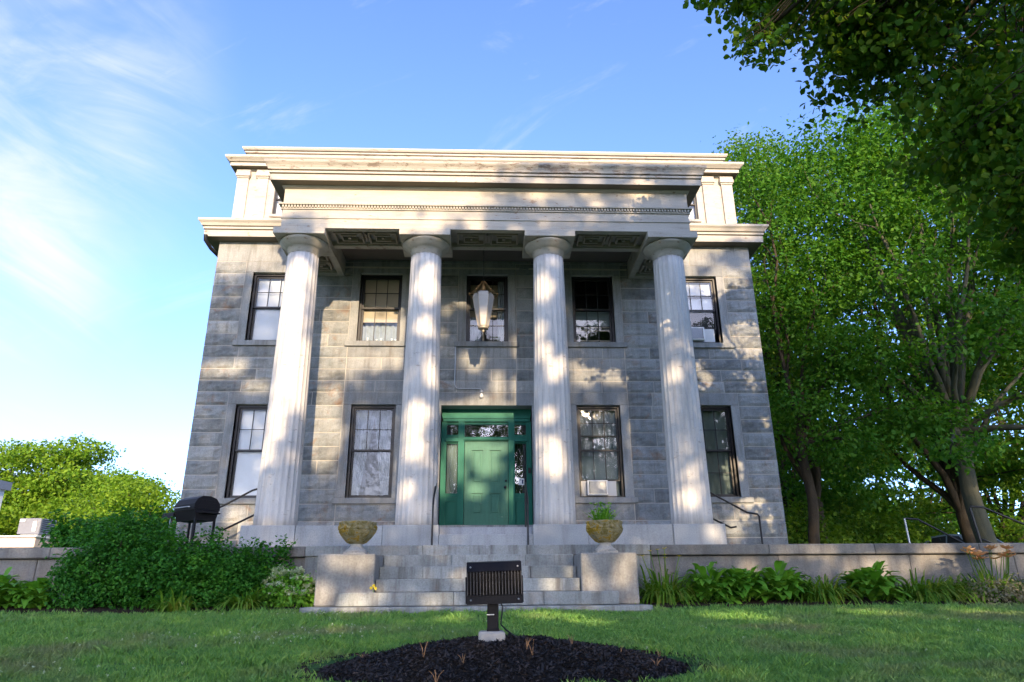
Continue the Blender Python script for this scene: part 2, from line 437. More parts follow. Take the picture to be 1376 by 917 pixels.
# stone surrounds
def surround(c, zb, zt, ztop, zsill):
    m = MB(); g = .006; y0, y1 = WY-.012, WY+.20
    m.box(c-SUR+g, c-HW, y0, y1, zb, zt, .006); m.box(c+HW, c+SUR-g, y0, y1, zb, zt, .006)
    m.box(c-SUR+g, c+SUR-g, y0, y1, zt+.004, ztop-.006, .006)
    s = MB(); s.box(c-.83, c+.83, WY-.055, WY+.22, zsill, zb-.004, .008)
    return m, s

def wavy(m, x0, x1, y, z0, z1, amp=.02, waves=5, n=24, gather=0):
    vs = []; fs = []
    for j in range(5):
        w = j/4; zz = z0+(z1-z0)*w
        xa, xb = x0, x1
        if gather > 0: xb = x0+(x1-x0)*(1-gather*(1-w))
        if gather < 0: xa = x1-(x1-x0)*(1+gather*(1-w))
        for i in range(n+1):
            u = i/n; vs.append((xa+(xb-xa)*u, y+amp*math.sin(u*waves*2*PI)+.006*math.sin(u*31), zz))
    for j in range(4):
        for i in range(n): a = j*(n+1)+i; fs.append([a, a+1, a+n+2, a+n+1])
    m.add(vs, fs, True)

def sash(m, p, x0, x1, z0, z1, y, cols, rows, st=.045, mun=.016, bars='black'):
    m.box(x0, x1, y, y+.035, z0, z0+st); m.box(x0, x1, y, y+.035, z1-st, z1)
    m.box(x0, x0+st, y, y+.035, z0+st, z1-st); m.box(x1-st, x1, y, y+.035, z0+st, z1-st)
    for i in range(1, cols):
        x = x0+st+(x1-x0-2*st)*i/cols; m.box(x-mun/2, x+mun/2, y+.004, y+.03, z0+st, z1-st)
    for j in range(1, rows):
        z = z0+st+(z1-z0-2*st)*j/rows; m.box(x0+st, x1-st, y+.006, y+.028, z-mun/2, z+mun/2)
    p.add([(x0+st*.8, y+.018, z0+st*.8), (x1-st*.8, y+.018, z0+st*.8), (x1-st*.8, y+.018, z1-st*.8), (x0+st*.8, y+.018, z1-st*.8)], [(0, 1, 2, 3)])

def window(c, zb, zt, ztop, zsill, label, up=(3, 2), low=(3, 2), raise_=0.0, glass='glass', fill=None):
    x0, x1 = c-HW, c+HW; fy = WY+.10; t = .055
    m = MB()
    m.box(x0+.003, x0+t, fy, fy+.16, zb, zt); m.box(x1-t, x1-.003, fy, fy+.16, zb, zt)
    m.box(x0+t, x1-t, fy, fy+.16, zt-t, zt-.003); m.box(x0+t, x1-t, fy, fy+.16, zb, zb+.04)
    w = hp('window', m, 'black', None, label)
    zmid = (zb+zt)/2 + .02
    for nm, a, b, yy, gr in (('upper_sash', zmid-.02, zt-t-.002, fy+.05, up), ('lower_sash', zb+.042+raise_, zmid+.02+raise_, fy+.09, low)):
        sm, pm = MB(), MB(); sash(sm, pm, x0+t+.002, x1-t-.002, a, b, yy, *gr)
        so = hp(nm, sm, 'black', w); hp('pane', pm, glass, w)
    sm, sl = surround(c, zb, zt, ztop, zsill)
    hp('stone_surround', sm, 'smooth', w); hp('sill', sl, 'smooth', w)
    if fill: fill(w, x0+t+.01, x1-t-.01, zb+.045, zt-t-.01, zmid, fy+.15)
    return w
def blind(full=1.0, mat='blind'):
    def f(w, x0, x1, z0, z1, zm, y):
        m = MB(); zl = z1-(z1-z0)*full
        wavy(m, x0, x1, y+.01, zl, z1, .002, 3, 10); m.box(x0, x1, y, y+.02, zl-.02, zl)
        hp('blind', m, mat, w)
    return f
def f_w2u(w, x0, x1, z0, z1, zm, y):
    m = MB(); m.box(x0, x1, y+.02, y+.03, zm-.33, z1); m.box(x0, x1, y, y+.03, zm-.36, zm-.325); hp('blind', m, 'shade', w)
    m = MB(); wavy(m, x0, x1, y+.16, z0, zm, .02, 7, 40); hp('curtain', m, 'curtain', w)
    for dx, h in ((.16, .16), (.40, .12), (.52, .15), (.80, .14), (.90, .12)):
        m = MB(); m.lathe([(.028, 0), (.04, h*.4), (.02, h*.7), (.03, h)], (x0+dx*.98, y+.07, z0), 10); hp('ornament', m, 'white', w)
def f_w3u(w, x0, x1, z0, z1, zm, y):
    m = MB(); wavy(m, x0, x0+.34, y+.06, z0, z0+.75, .02, 4, 24); wavy(m, x1-.2, x1, y+.06, z0, z1, .02, 3, 20); hp('curtain', m, 'curtain', w)
    m = MB(); m.box(x0+.36, x0+.4, y+.02, y+.05, z0, z0+.5); m.box(x0, x1, y+.02, y+.04, z0+.48, z0+.52); m.box(x0, x1, y+.3, y+.32, zm-.1, z1); hp('inner_rail', m, 'shade', w)
def f_w4u(w, x0, x1, z0, z1, zm, y):
    m = MB()
    for z in (.36, .46, .08): m.box(x0, x1, y+.02, y+.045, z0+z, z0+z+.03)
    m.box(x0+.3, x0+.33, y+.05, y+.07, z0+.1, z0+.5); hp('inner_rail', m, 'shade', w)
    m = MB(); m.box(x0, x1, y+.12, y+.13, zm-.4, zm+.02); hp('curtain', m, 'darkcloth', w)
def f_lace(w, x0, x1, z0, z1, zm, y):
    m = MB(); xm = (x0+x1)/2
    wavy(m, x0, xm+.03, y+.05, z0, z1, .018, 6, 40, .62); wavy(m, xm-.03, x1, y+.065, z0, z1, .018, 6, 40, -.55)
    hp('curtain', m, 'curtain', w)
def f_w4l(w, x0, x1, z0, z1, zm, y):
    m = MB(); wavy(m, x0, x1, y+.05, zm-.12, z1, .015, 8, 48); hp('curtain', m, 'curtain', w)
    m = MB(); m.box(x0, x1, y+.09, y+.10, z0, zm-.1); hp('inner_screen', m, 'darkcloth', w)
def f_w5l(w, x0, x1, z0, z1, zm, y):
    m = MB(); wavy(m, x0, x1, y+.05, zm, z1, .008, 5, 30); hp('blind', m, 'darkcloth', w)
    m = MB(); wavy(m, x0, x1, y+.09, z0, zm, .015, 6, 30); hp('curtain', m, 'darkcloth', w)
def f_w5u(w, x0, x1, z0, z1, zm, y):
    m = MB(); wavy(m, x0, x1, y+.01, zm-.01, z1, .004, 3, 20); hp('blind', m, 'blind', w)
    m = MB(); m.box(x0, x1, y-.01, y, z0+.3, zm-.03); hp('inner_screen', m, 'screen', w)
UP = (5.99, 7.89, 8.2, 5.85); LO = (2.07, 4.33, 4.65, 1.93)
window(WINC[0], *UP, 'upper left window with white blinds', (3, 2), (1, 1), 0, 'glass_mirror', blind(1.0))
window(WINC[1], *UP, 'upper window with a tan shade and small ornaments on its ledge', (3, 2), (3, 1), 0, 'glass', f_w2u)
window(WINC[2], *UP, 'dark upper window behind the hanging lantern', (3, 2), (3, 2), 0, 'glass', f_w3u)
window(WINC[3], *UP, 'dark upper window with bars across its lower sash', (3, 2), (3, 2), .0, 'glass', f_w4u)
window(WINC[4], *UP, 'upper right window with an air conditioner', (3, 2), (1, 1), .40, 'glass', f_w5u)
window(WINC[0], *LO, 'lower left window filled by white blinds', (3, 2), (1, 1), 0, 'glass', blind(1.0))
window(WINC[1], *LO, 'lower window with parted lace curtains', (3, 2), (1, 1), 0, 'glass_mirror', f_lace)
window(WINC[3], *LO, 'lower window with an air conditioner and lace', (3, 3), (3, 1), .36, 'glass_mirror', f_w4l)
window(WINC[4], *LO, 'lower right window with grey green curtains', (3, 2), (3, 2), 0, 'glass', f_w5l)

# ---- doorway
m = MB(); y0 = WY+.38
m.box(-1.12, 1.12, y0-.02, y0+.2, 4.12, 4.31); m.box(-1.10, 1.10, y0-.07, y0-.021, 4.06, 4.13); m.box(-1.08, 1.08, y0-.05, y0+.1, 3.985, 4.058)   # header and its moulding
for s in (-1, 1):
    a, b = sorted((s*1.12, s*.99)); m.box(a, b, y0-.021, y0+.12, 1.42, 3.983)
    a, b = sorted((s*.70, s*.545)); m.box(a, b, y0-.05, y0+.12, 1.42, 3.983)
    m.box(min(s*.60, s*.64), max(s*.60, s*.64), y0-.066, y0-.051, 1.5, 3.93)
    a, b = sorted((s*.99, s*.70))
    m.box(a, b, y0+.01, y0+.1, 3.60, 3.66); m.box(a-.02, b+.02, y0-.06, y0+.009, 3.48, 3.56); m.box(a, b, y0+.012, y0+.1, 3.44, 3.598)
    m.box(a, b, y0+.01, y0+.1, 3.92, 3.982); m.box(a, b, y0+.01, y0+.1, 2.12, 2.22)
    m.box(a, b, y0+.03, y0+.1, 1.42, 2.119); m.box(a+.04, b-.04, y0+.012, y0+.029, 1.52, 1.98); m.box(a, b, y0+.012, y0+.029, 2.03, 2.118)
m.box(-.545, .545, y0-.04, y0+.1, 3.50, 3.60); m.box(-.56, .56, y0-.075, y0-.041, 3.52, 3.58); m.box(-.545, .545, y0+.005, y0+.1, 3.92, 3.982)
m.box(-1.115, 1.115, y0+.121, y0+.5, 4.0, 4.3)
m.box(-1.10, -.70, y0+.11, y0+.13, 1.42, 2.0); m.box(.70, 1.10, y0+.11, y0+.13, 1.42, 2.0)
DW = hp('doorway', m, 'green', None, 'deep green panelled doorway with sidelights and transom')
m = MB()
m.box(-.535, .535, y0+.035, y0+.075, 1.43, 3.495)
fr = [(-.535, -.36), (-.08, .08), (.36, .535)]
for a, b in fr: m.box(a, b, y0+.003, y0+.034, 1.43, 3.495)
for a, b in ((-.36, -.08), (.08, .36)):
    for z0, z1 in ((1.43, 1.72), (2.22, 2.46), (3.27, 3.495)): m.box(a, b, y0+.003, y0+.034, z0, z1)
    for z0, z1 in ((1.76, 2.18), (2.50, 3.23)): m.box(a+.055, b-.055, y0+.017, y0+.034, z0, z1, .012)
DL = hp('door_leaf', m, 'door_green', DW)
m = MB(); m.lathe([(.012, 0), (.012, .03), (.034, .045), (.036, .065), (.022, .082)], (0, 0, 0), 14)
m.v = [(x+.465, y0+.003-z, y+2.36) for x, y, z in m.v]
hp('door_knob', m, 'iron', DW)
m = MB(); m.lathe([(.026, 0), (.026, .012), (.014, .02)], (0, 0, 0), 14); m.v = [(x+.48, y0+.003-z, y+2.52) for x, y, z in m.v]
hp('deadbolt', m, 'iron', DW)
for s in (-1, 1):
    a, b = sorted((s*.99, s*.70))
    m = MB(); m.box(a+.002, b-.002, y0+.05, y0+.058, 2.222, 3.438); hp('sidelight', m, 'glass', DW)
    m = MB(); wavy(m, a+.02, b-.02, y0+.10, 2.22, 3.44, .01, 4, 20); hp('curtain', m, 'dark' if s > 0 else 'darkcloth', DW)
    m = MB(); m.box(a+.002, b-.002, y0+.05, y0+.058, 3.662, 3.918); hp('transom_window', m, 'glass_mirror', DW)
m = MB(); m.box(-.54, .54, y0+.05, y0+.058, 3.602, 3.918); hp('transom_window', m, 'glass_mirror', DW)
m = MB(); m.box(.80, .935, y0+.040, y0+.047, 2.42, 2.58); pp = hp('notice', m, 'paper', DW)
m = MB(); m.box(.875, .915, y0+.037, y0+.0395, 2.45, 2.55); m.box(.82, .86, y0+.037, y0+.0395, 2.535, 2.555); hp('notice_print', m, 'ink', DW)
m = MB(); m.box(1.03, 1.10, y0-.05, y0-.022, 2.70, 2.83, .006); m.box(1.05, 1.08, y0-.054, y0-.0505, 2.73, 2.76); hp('doorbell_box', m, 'iron', DW)
m = MB(); m.box(-1.355, -1.12, WY-.012, WY+.5, .73, 4.31, .005); m.box(1.12, 1.355, WY-.012, WY+.5, .73, 4.31, .005); m.box(-1.355, 1.355, WY-.012, WY+.36, 4.314, 4.644, .005)
hp('stone_surround', m, 'smooth', DW)
m = MB(); m.box(-1.118, 1.118, WY-.28, WY+.52, 1.214, 1.415, .01); hp('threshold', m, 'step', DW)
m = MB(); m.box(-1.118, 1.118, y0+.55, y0+.6, 1.42, 4.3); hp('inner_wall', m, 'dark', DW)

# ---- portico floor and plinths
m = MB(); m.box(-4.6, 4.6, 14.42, WY-.02, .73, 1.20); m.box(-.915, .915, 13.97, 14.416, .73, 1.03, .008); hp('portico_floor', m, 'plinth')
for s in (-1, 1):
    m = MB()
    for a, b in ((.92, 2.0), (3.69, 4.73)):
        p, q = sorted((s*a, s*b)); m.box(p, q, 13.95, 15.2, .722, 1.21, .008)
    p, q = sorted((s*2.006, s*3.684)); m.box(p, q, 13.975, 15.1, .722, 1.207, .008)
    p, q = sorted((s*4.2, s*4.72)); m.box(p, q, 15.204, WY-.01, .722, 1.205, .008)
    hp('plinth_course', m, 'plinth')
# ---- columns (fluted shaft, capital with echinus and square abacus)
CY = 14.63; COLX = (-4.27, -1.43, 1.43, 4.27)
def flute(a, z):
    u = (a*20/(2*PI)) % 1.0
    return 1 - .045*math.sin(PI*u)**.8
shaft = []
for i in range(25):
    t = i/24; r = .428 - .076*t - .012*t*(1-t)*-1.6
    shaft.append((r, 1.21 + (7.30-1.21)*t))
cap = [(.352, 7.30), (.345, 7.305), (.345, 7.315), (.354, 7.32), (.352, 7.40), (.362, 7.405), (.362, 7.42), (.375, 7.425), (.378, 7.45), (.395, 7.455),
       (.45, 7.50), (.51, 7.55), (.545, 7.585), (.553, 7.605), (.54, 7.622), (.50, 7.628)]
c0 = None
for i, x in enumerate(COLX):
    if c0 is None:
        m = MB(); m.lathe(shaft, (x, CY, 0), 160, True, flute); c0 = hp('column', m, 'column')
        m = MB(); m.lathe(cap, (x, CY, 0), 64); k0 = hp('capital', m, 'paint', c0)
        m = MB(); m.box(x-.58, x+.58, CY-.58, CY+.58, 7.629, 7.79, .006); a0 = hp('abacus', m, 'paint', c0)
    else:
        c = c0.copy(); COL.objects.link(c); c.location.x = x-COLX[0]
        for ch in (k0, a0): d = ch.copy(); COL.objects.link(d); d.parent = c
# ---- portico entablature
EX, EY = 4.70, 14.10
m = MB()
m.box(-EX, EX, EY, EY+1.02, 7.90, 8.26, 0)
m.box(-EX, EX, EY, EY+.16, 7.792, 7.899); m.box(-EX, EX, EY+.86, EY+1.02, 7.792, 7.899)
for x in COLX: m.box(max(-EX, x-.52), min(EX, x+.52), EY+.161, EY+.859, 7.792, 7.899)
for s in (-1, 1):
    a, b = sorted((s*EX, s*3.75)); m.box(a, b, EY+1.021, WY-.02, 7.90, 8.26)
    for u, w in ((3.75, 3.90), (4.55, 4.70)): p, q = sorted((s*u, s*w)); m.box(p, q, EY+1.021, WY-.02, 7.792, 7.899)
    p, q = sorted((s*3.901, s*4.549)); m.box(p, q, EY+1.021, EY+1.16, 7.792, 7.899); m.box(p, q, WY-.2, WY-.02, 7.792, 7.899)
ent = hp('entablature', m, 'paint', None, 'white painted portico entablature with peeling paint')
m = MB(); m.rings([(0.0, 8.262), (.03, 8.262), (.03, 8.30), (.0, 8.302)], -EX, EX, EY, WY-.02); m.rings([(0.0, 8.355), (.085, 8.36), (.09, 8.395), (.0, 8.41)], -EX, EX, EY, WY-.02)
m.rings([(0, 8.262), (0, 8.95)], -EX, EX, EY, WY-.02); m.rings([(.0, 8.03), (.022, 8.032), (.022, 8.075), (0, 8.078)], -EX, EX, EY, WY-.02)
hp('frieze', m, 'paint', ent)
m = MB(); n = 140
for i in range(n):
    x = -EX-.02 + (2*EX+.04)*(i+.5)/n; m.box(x-.019, x+.019, EY-.06, EY-.002, 8.295, 8.353)
for s in (-1, 1):
    for i in range(28):
        y = EY+.05+i*.09; p, q = sorted((s*(EX+.002), s*(EX+.06))); m.box(p, q, y, y+.045, 8.295, 8.353)
hp('dentil_band', m, 'paint', ent)
m = MB(); m.rings([(.0, 8.80), (.05, 8.82), (.07, 8.865)], -EX, EX, EY, WY-.02); m.rings([(.265, 8.87), (.28, 8.872), (.285, 9.02), (.25, 9.022), (.25, 9.045), (.31, 9.048), (.315, 9.095), (.28, 9.10), (.28, 9.12)], -EX, EX, EY, WY-.02)
cor = hp('cornice', m, 'paint', ent)
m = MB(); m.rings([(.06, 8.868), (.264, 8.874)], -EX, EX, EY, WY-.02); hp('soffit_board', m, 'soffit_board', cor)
m = MB(); m.rings([(.26, 9.121), (.335, 9.124), (.34, 9.14), (.345, 9.17), (.37, 9.22), (.41, 9.27), (.42, 9.29), (.42, 9.335), (.40, 9.345), (-.6, 9.40)], -EX, EX, EY, WY-.02)
hp('crown_moulding', m, 'peel', cor)
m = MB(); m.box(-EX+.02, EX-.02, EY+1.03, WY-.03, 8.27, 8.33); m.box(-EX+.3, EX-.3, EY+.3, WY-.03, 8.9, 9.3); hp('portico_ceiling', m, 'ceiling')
# Greek-key soffit panels
def key_panel(cx, cy, hx, hy):
    m = MB(); z0, z1 = 7.80, 7.898
    for q in (-1, 1):
        ox, oy = (q*hx*.5, 0) if hx > hy else (0, q*hy*.5)
        ex = (hx*.42, hy*.78) if hx > hy else (hx*.78, hy*.42)
        for kk, sc in enumerate((1.0, .55)):
            ax, ay, t = ex[0]*sc, ex[1]*sc, .035
            X0, X1, Y0, Y1 = cx+ox-ax, cx+ox+ax, cy+oy-ay, cy+oy+ay
            m.box(X0, X1, Y0, Y0+t, z0, z1); m.box(X0, X1, Y1-t, Y1, z0, z1)
            m.box(X0, X0+t, Y0+t, Y1-t, z0, z1)
            if kk == 0: m.box(X1-t, X1, Y0+t, Y1-t, z0, z1)
        m.box(cx+ox-.03, cx+ox+.03, cy+oy-.04, cy+oy+.04, z0, z1)
    m.box(cx-.02, cx+.02, cy-hy*.5, cy+hy*.5, z0+.03, z1) if hx > hy else m.box(cx-hx*.5, cx+hx*.5, cy-.02, cy+.02, z0+.03, z1)
    return m
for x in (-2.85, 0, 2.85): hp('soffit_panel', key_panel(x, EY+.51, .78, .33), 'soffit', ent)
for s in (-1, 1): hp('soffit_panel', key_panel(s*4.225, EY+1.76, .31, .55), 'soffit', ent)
# ---- main cornice, attic storey, parapet
m = MB(); m.rings([(.285, 8.784), (.30, 8.785), (.30, 8.795), (.305, 8.965), (.27, 8.967), (.27, 8.992), (.33, 8.995), (.335, 9.05), (.31, 9.053), (.31, 9.07), (.365, 9.073), (.40, 9.14), (.45, 9.19), (.45, 9.25), (.43, 9.26), (-.3, 9.34)], -7.13, 7.13, WY, 30, True)
lc = hp('main_cornice', m, 'paint')
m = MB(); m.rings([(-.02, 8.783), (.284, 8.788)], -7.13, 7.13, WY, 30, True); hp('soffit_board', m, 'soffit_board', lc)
AX, AY = 6.93, 16.92
aw = (5.0, 5.93)                       # attic window opening (x), each side
m = MB()
m.box(-aw[0], aw[0], AY, AY+.3, 9.3, 11.2)
for s in (-1, 1):
    p, q = sorted((s*aw[1], s*AX)); m.box(p, q, AY, AY+.3, 9.3, 11.2)
    p, q = sorted((s*aw[0], s*aw[1])); m.box(p, q, AY, AY+.3, 9.3, 9.74); m.box(p, q, AY, AY+.3, 10.86, 11.2)
    p, q = sorted((s*(AX-.3), s*AX)); m.box(p, q, AY+.302, 29.5, 9.3, 11.2)
m.box(-AX, AX, 29.6, 29.9, 9.3, 11.2)
hp('attic_wall', m, 'paint')
for s in (-1, 1):
    for a, b in ((6.66, 6.97), (6.12, 6.42)):
        p, q = sorted((s*a, s*b)); m = MB(); m.box(p, q, AY-.06, AY+.25 if a > 6.5 else AY-.002, 9.32, 10.86)
        pil = hp('pilaster', m, 'paint')
        m = MB(); m.box(p-.02, q+.02, AY-.085, AY-.003, 10.862, 10.90); m.box(p-.045, q+.045, AY-.12, AY-.003, 10.902, 11.02, .01); m.box(p-.03, q+.03, AY-.10, AY-.003, 11.022, 11.1); hp('capital', m, 'paint', pil)
    c = s*(aw[0]+aw[1])/2; w_ = (aw[1]-aw[0])/2
    m = MB(); x0, x1, y = c-w_, c+w_, AY+.08
    m.box(x0, x0+.05, y, y+.1, 9.74, 10.86); m.box(x1-.05, x1, y, y+.1, 9.74, 10.86); m.box(x0+.05, x1-.05, y, y+.1, 10.81, 10.86); m.box(x0+.05, x1-.05, y, y+.1, 9.74, 9.79); m.box(x0+.05, x1-.05, y+.01, y+.09, 10.27, 10.31)
    w = hp('attic_window', m, 'black')
    m = MB(); m.add([(x0+.04, y+.05, 9.78), (x1-.04, y+.05, 9.78), (x1-.04, y+.05, 10.82), (x0+.04, y+.05, 10.82)], [(0, 1, 2, 3)]); hp('pane', m, 'glass_mirror', w)
    m = MB(); wavy(m, x0+.03, x1-.03, y+.14, 9.78, 10.84, .01, 3, 20); hp('blind', m, 'blind', w)
    m = MB(); m.box(x0-.05, x1+.05, AY-.05, AY+.07, 9.66, 9.737, .006); hp('sill', m, 'paint', w)
m = MB(); m.rings([(-.02, 11.10), (.03, 11.11), (.05, 11.15)], -AX, AX, AY, 29.9, True); m.rings([(.205, 11.155), (.22, 11.157), (.225, 11.25), (.19, 11.252), (.19, 11.278), (.25, 11.28), (.28, 11.31), (.34, 11.36), (.35, 11.38), (.35, 11.43), (.33, 11.435), (-.35, 11.46)], -AX, AX, AY, 29.9, True)
ac = hp('attic_cornice', m, 'paint')
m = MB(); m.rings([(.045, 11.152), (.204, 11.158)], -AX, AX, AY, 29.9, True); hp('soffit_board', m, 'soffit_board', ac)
m = MB(); m.rings([(0, 11.44), (0, 11.77)], -6.86, 6.86, 17.02, 29.7, True); par = hp('parapet', m, 'peel')
m = MB(); m.rings([(-.02, 11.771), (.05, 11.775), (.055, 11.82), (.02, 11.822), (.02, 11.842), (.09, 11.845), (.10, 11.86), (.12, 11.89), (.12, 11.935), (.1, 11.94), (-.4, 11.95)], -6.86, 6.86, 17.02, 29.7, True); hp('parapet_cap', m, 'paint', par)
for x, w in ((-4.3, .12), (-1.25, .16), (.62, .38), (1.9, .12), (4.9, .16)): m = MB(); m.box(x-w, x+w, 17.005, 17.018, 11.62, 11.70); hp('vent_slot', m, 'vent_dark', par)
m = MB(); m.box(-6.5, 6.5, 17.4, 29.4, 11.5, 11.6); hp('roof', m, 'roof')
m = MB(); m.tube([(-7.36, 16.35, 8.80), (-7.36, 16.38, 8.66), (-7.26, 16.55, 8.5), (-7.22, 16.75, 8.48), (-7.19, 16.95, 8.47), (-7.19, 19, 8.47)], .05, 10); hp('downspout', m, 'iron')

# ================================================================== things fixed to or resting on the house
# hanging lantern
LX, LY = BX+.02, 15.25
T = Thing('hanging_lantern', 'tapered frosted glass lantern with brass scrolls hung on a chain below the portico ceiling', 'lantern', (LX, LY, 5.80))
m = MB()
for i in range(34):
    z = 7.02+i*.037; a = i % 2
    m.tube([(LX+(.012*math.cos(t) if a else 0), LY+(0 if a else .012*math.cos(t)), z+.026*math.sin(t)) for t in [k*PI/4 for k in range(9)]], .004, 5, False)
T.part('chain', m, 'iron')
m = MB(); hexr = lambda r, z: [(LX+r*math.cos(k*PI/3), LY+r*math.sin(k*PI/3), z) for k in range(6)]
prof = [(.115, 5.86), (.16, 6.08), (.225, 6.45), (.25, 6.60), (.22, 6.68), (.12, 6.735)]
vs = []
for r, z in prof: vs += hexr(r, z)
m.add(vs, [[i*6+k, i*6+(k+1) % 6, (i+1)*6+(k+1) % 6, (i+1)*6+k] for i in range(len(prof)-1) for k in range(6)]); T.part('glass_body', m, 'frost')
m = MB()
for k in range(6): m.tube([(LX+(r+.004)*math.cos(k*PI/3), LY+(r+.004)*math.sin(k*PI/3), z) for r, z in prof], .009, 6)
m.tube(hexr(.12, 5.85)+[hexr(.12, 5.85)[0]], .014, 6); m.lathe([(.12, 5.79), (.125, 5.80), (.12, 5.85)], (LX, LY, 0), 12); m.lathe([(.02, 5.70), (.035, 5.74), (.02, 5.79)], (LX, LY, 0), 10)
T.part('frame', m, 'pale_metal')
m = MB()
for k in range(6):
    a = k*PI/3
    m.tube([(LX+r*math.cos(a), LY+r*math.sin(a), z) for r, z in ((.25, 6.60), (.30, 6.62), (.335, 6.66), (.32, 6.71), (.28, 6.70), (.2, 6.80), (.10, 6.92), (.03, 7.02))], .007, 6)
    m.lathe([(.012, 0), (.028, .03), (.012, .07)], (LX+.335*math.cos(a), LY+.335*math.sin(a), 6.66), 8)
m.lathe([(.03, 6.74), (.06, 6.78), (.065, 6.86), (.03, 6.93), (.02, 7.02)], (LX, LY, 0), 12)
T.part('scroll_crown', m, 'brass')
# conduit with a bare bulb over the door
T = Thing('wall_light', 'bare bulb lamp at the end of a bent conduit above the green door', 'lamp', (BX-.7, WY, 4.5))
m = MB(); x0, x1 = BX-.69, BX-.02
m.tube([(x0, WY-.035, 5.84), (x0, WY-.035, 4.83), (x0+.03, WY-.035, 4.76), (x0+.09, WY-.035, 4.73), (x1-.06, WY-.035, 4.73), (x1-.01, WY-.035, 4.715), (x1, WY-.04, 4.68)], .014, 8); T.part('conduit', m, 'pipe')
m = MB(); m.lathe([(.035, 4.62), (.042, 4.64), (.042, 4.68), (.03, 4.69)], (x1, WY-.05, 0), 12); T.part('socket', m, 'pipe')
m = MB(); m.lathe([(.012, 4.49), (.045, 4.51), (.052, 4.55), (.035, 4.59), (.022, 4.62)], (x1, WY-.05, 0), 14); T.part('bulb', m, 'white')
# air conditioners
def aircon(label, x, z, w, h, yf, side=None):
    T = Thing('air_conditioner', label, 'air conditioner', (x, yf+.2, z), 'window air conditioners')
    m = MB(); m.box(x-w/2, x+w/2, yf, yf+.34, z, z+h, .015); T.part('casing', m, 'white')
    m = MB(); n = 11
    for i in range(n):
        zz = z+.05+(h-.1)*i/(n-1); m.box(x-w/2+.06, x+w/2-.06, yf-.008, yf-.004, zz-.009, zz+.006)
    T.part('grille', m, 'pipe')
    m = MB(); m.box(x-w/2+.045, x+w/2-.045, yf-.0035, yf-.0005, z+.035, z+h-.035); T.part('grille_back', m, 'screen')
    if side:
        for a, b in side:
            m = MB(); k = max(3, int((b-a)/.025))
            for i in range(k): xa = a+(b-a)*i/k; m.box(xa, xa+(b-a)/k*.8, yf+.16, yf+.18, z+.003, z+h-.003)
            m.box(a, b, yf+.182, yf+.20, z, z+h); T.part('side_panel', m, 'white')
x = BX+2.78; aircon('white air conditioner with side panels in the ground floor window right of the door', x+.0, 2.115, .50, .36, WY-.02, [(x-.48, x-.255), (x+.255, x+.48)])
x = BX+5.58; aircon('white air conditioner in the upper window beside the right end column', x-.1, 6.035, .52, .36, WY-.12, [(x+.17, x+.47)])
x = BX-5.3; aircon('white air conditioner in the small attic window above the left end column', x, 9.80, .5, .38, AY-.08)
# rails
def rail(label, pts, posts, org, group=None, r=.021, cat='handrail'):
    T = Thing('handrail', label, cat, org, group)
    m = MB(); m.tube(pts, r, 8); T.part('rail', m, 'iron')
    for a, b in posts: m = MB(); m.tube([a, b], r*.85, 8); T.part('post', m, 'iron')
for s, nm in ((-1, 'black iron handrail on the left of the steps up to the green door'), (1, 'black iron handrail on the right of the steps up to the green door')):
    x = BX+s*.93
    rail(nm, [(x, 13.94, 1.60), (x, 14.02, 1.72), (x, 14.65, 2.12), (x, 14.72, 2.12)], [((x, 13.93, .74), (x, 13.93, 1.60)), ((x, 14.68, 1.2), (x, 14.68, 2.11))], (x, 14.2, .73), 'door step handrails')
for s, nm in ((-1, 'black pipe handrail sloping down from the left end of the portico behind the grill'), (1, 'black pipe handrail sloping down from the right end of the portico')):
    for k, (z0, z1) in enumerate(((2.05, 1.52),)):
        y = 15.0; xa, xb = BX+s*4.72, BX+s*5.95
        T = Thing('handrail', nm, 'handrail', (xb, y, .73), 'side step handrails')
        m = MB(); m.tube([(xa, y, 2.05), (xa+s*.1, y, 2.02), (xb-s*.25, y, 1.53), (xb-s*.04, y, 1.50), (xb, y, 1.45), (xb, y, .73)], .021, 8); T.part('rail', m, 'iron')
        m = MB(); m.tube([(xa, y+.02, 1.52), (xa+s*.6, y+.02, 1.22), (xa+s*.72, y+.02, 1.24)], .021, 8); T.part('lower_rail', m, 'iron')
# ================================================================== front steps
T = Thing('front_staircase', 'wide grey granite front steps between two stone pedestals', 'steps', (BX, 10.6, -.3))
m = MB(); m.box(BX-2.5, BX+2.5, 10.5, 12.0, -.45, -.212, .01); T.part('landing', m, 'step')
SZ_ = [-.208, -.02, .17, .36, .55, .722]; SY = [10.72, 11.09, 11.45, 11.81, 12.17]; SXW = [2.06, 1.545, 1.545, 1.545, 1.545]
for i in range(4):
    m = MB(); w = SXW[i]
    segs = [(-w, -.45+random.uniform(-.3, .3)), ] ; xs_ = [-w, random.uniform(-.9, -.3), random.uniform(.3, 1.0), w] if i != 1 else [-w, .2, w]
    for a, b in zip(xs_[:-1], xs_[1:]): m.box(BX+a+.002, BX+b-.002, SY[i], SY[i]+.75, SZ_[i]+.003, SZ_[i+1], .010)
    T.part('step', m, 'step')
m = MB()
for a, b in ((-2.9, -.95), (-.945, .80), (.805, 2.9)): m.box(BX+a, BX+b, 12.17, 12.72, .553, .722, .010)
m.box(BX-2.9, BX+2.9, 12.22, 12.7, -.2, .55)
T.part('step', m, 'step')
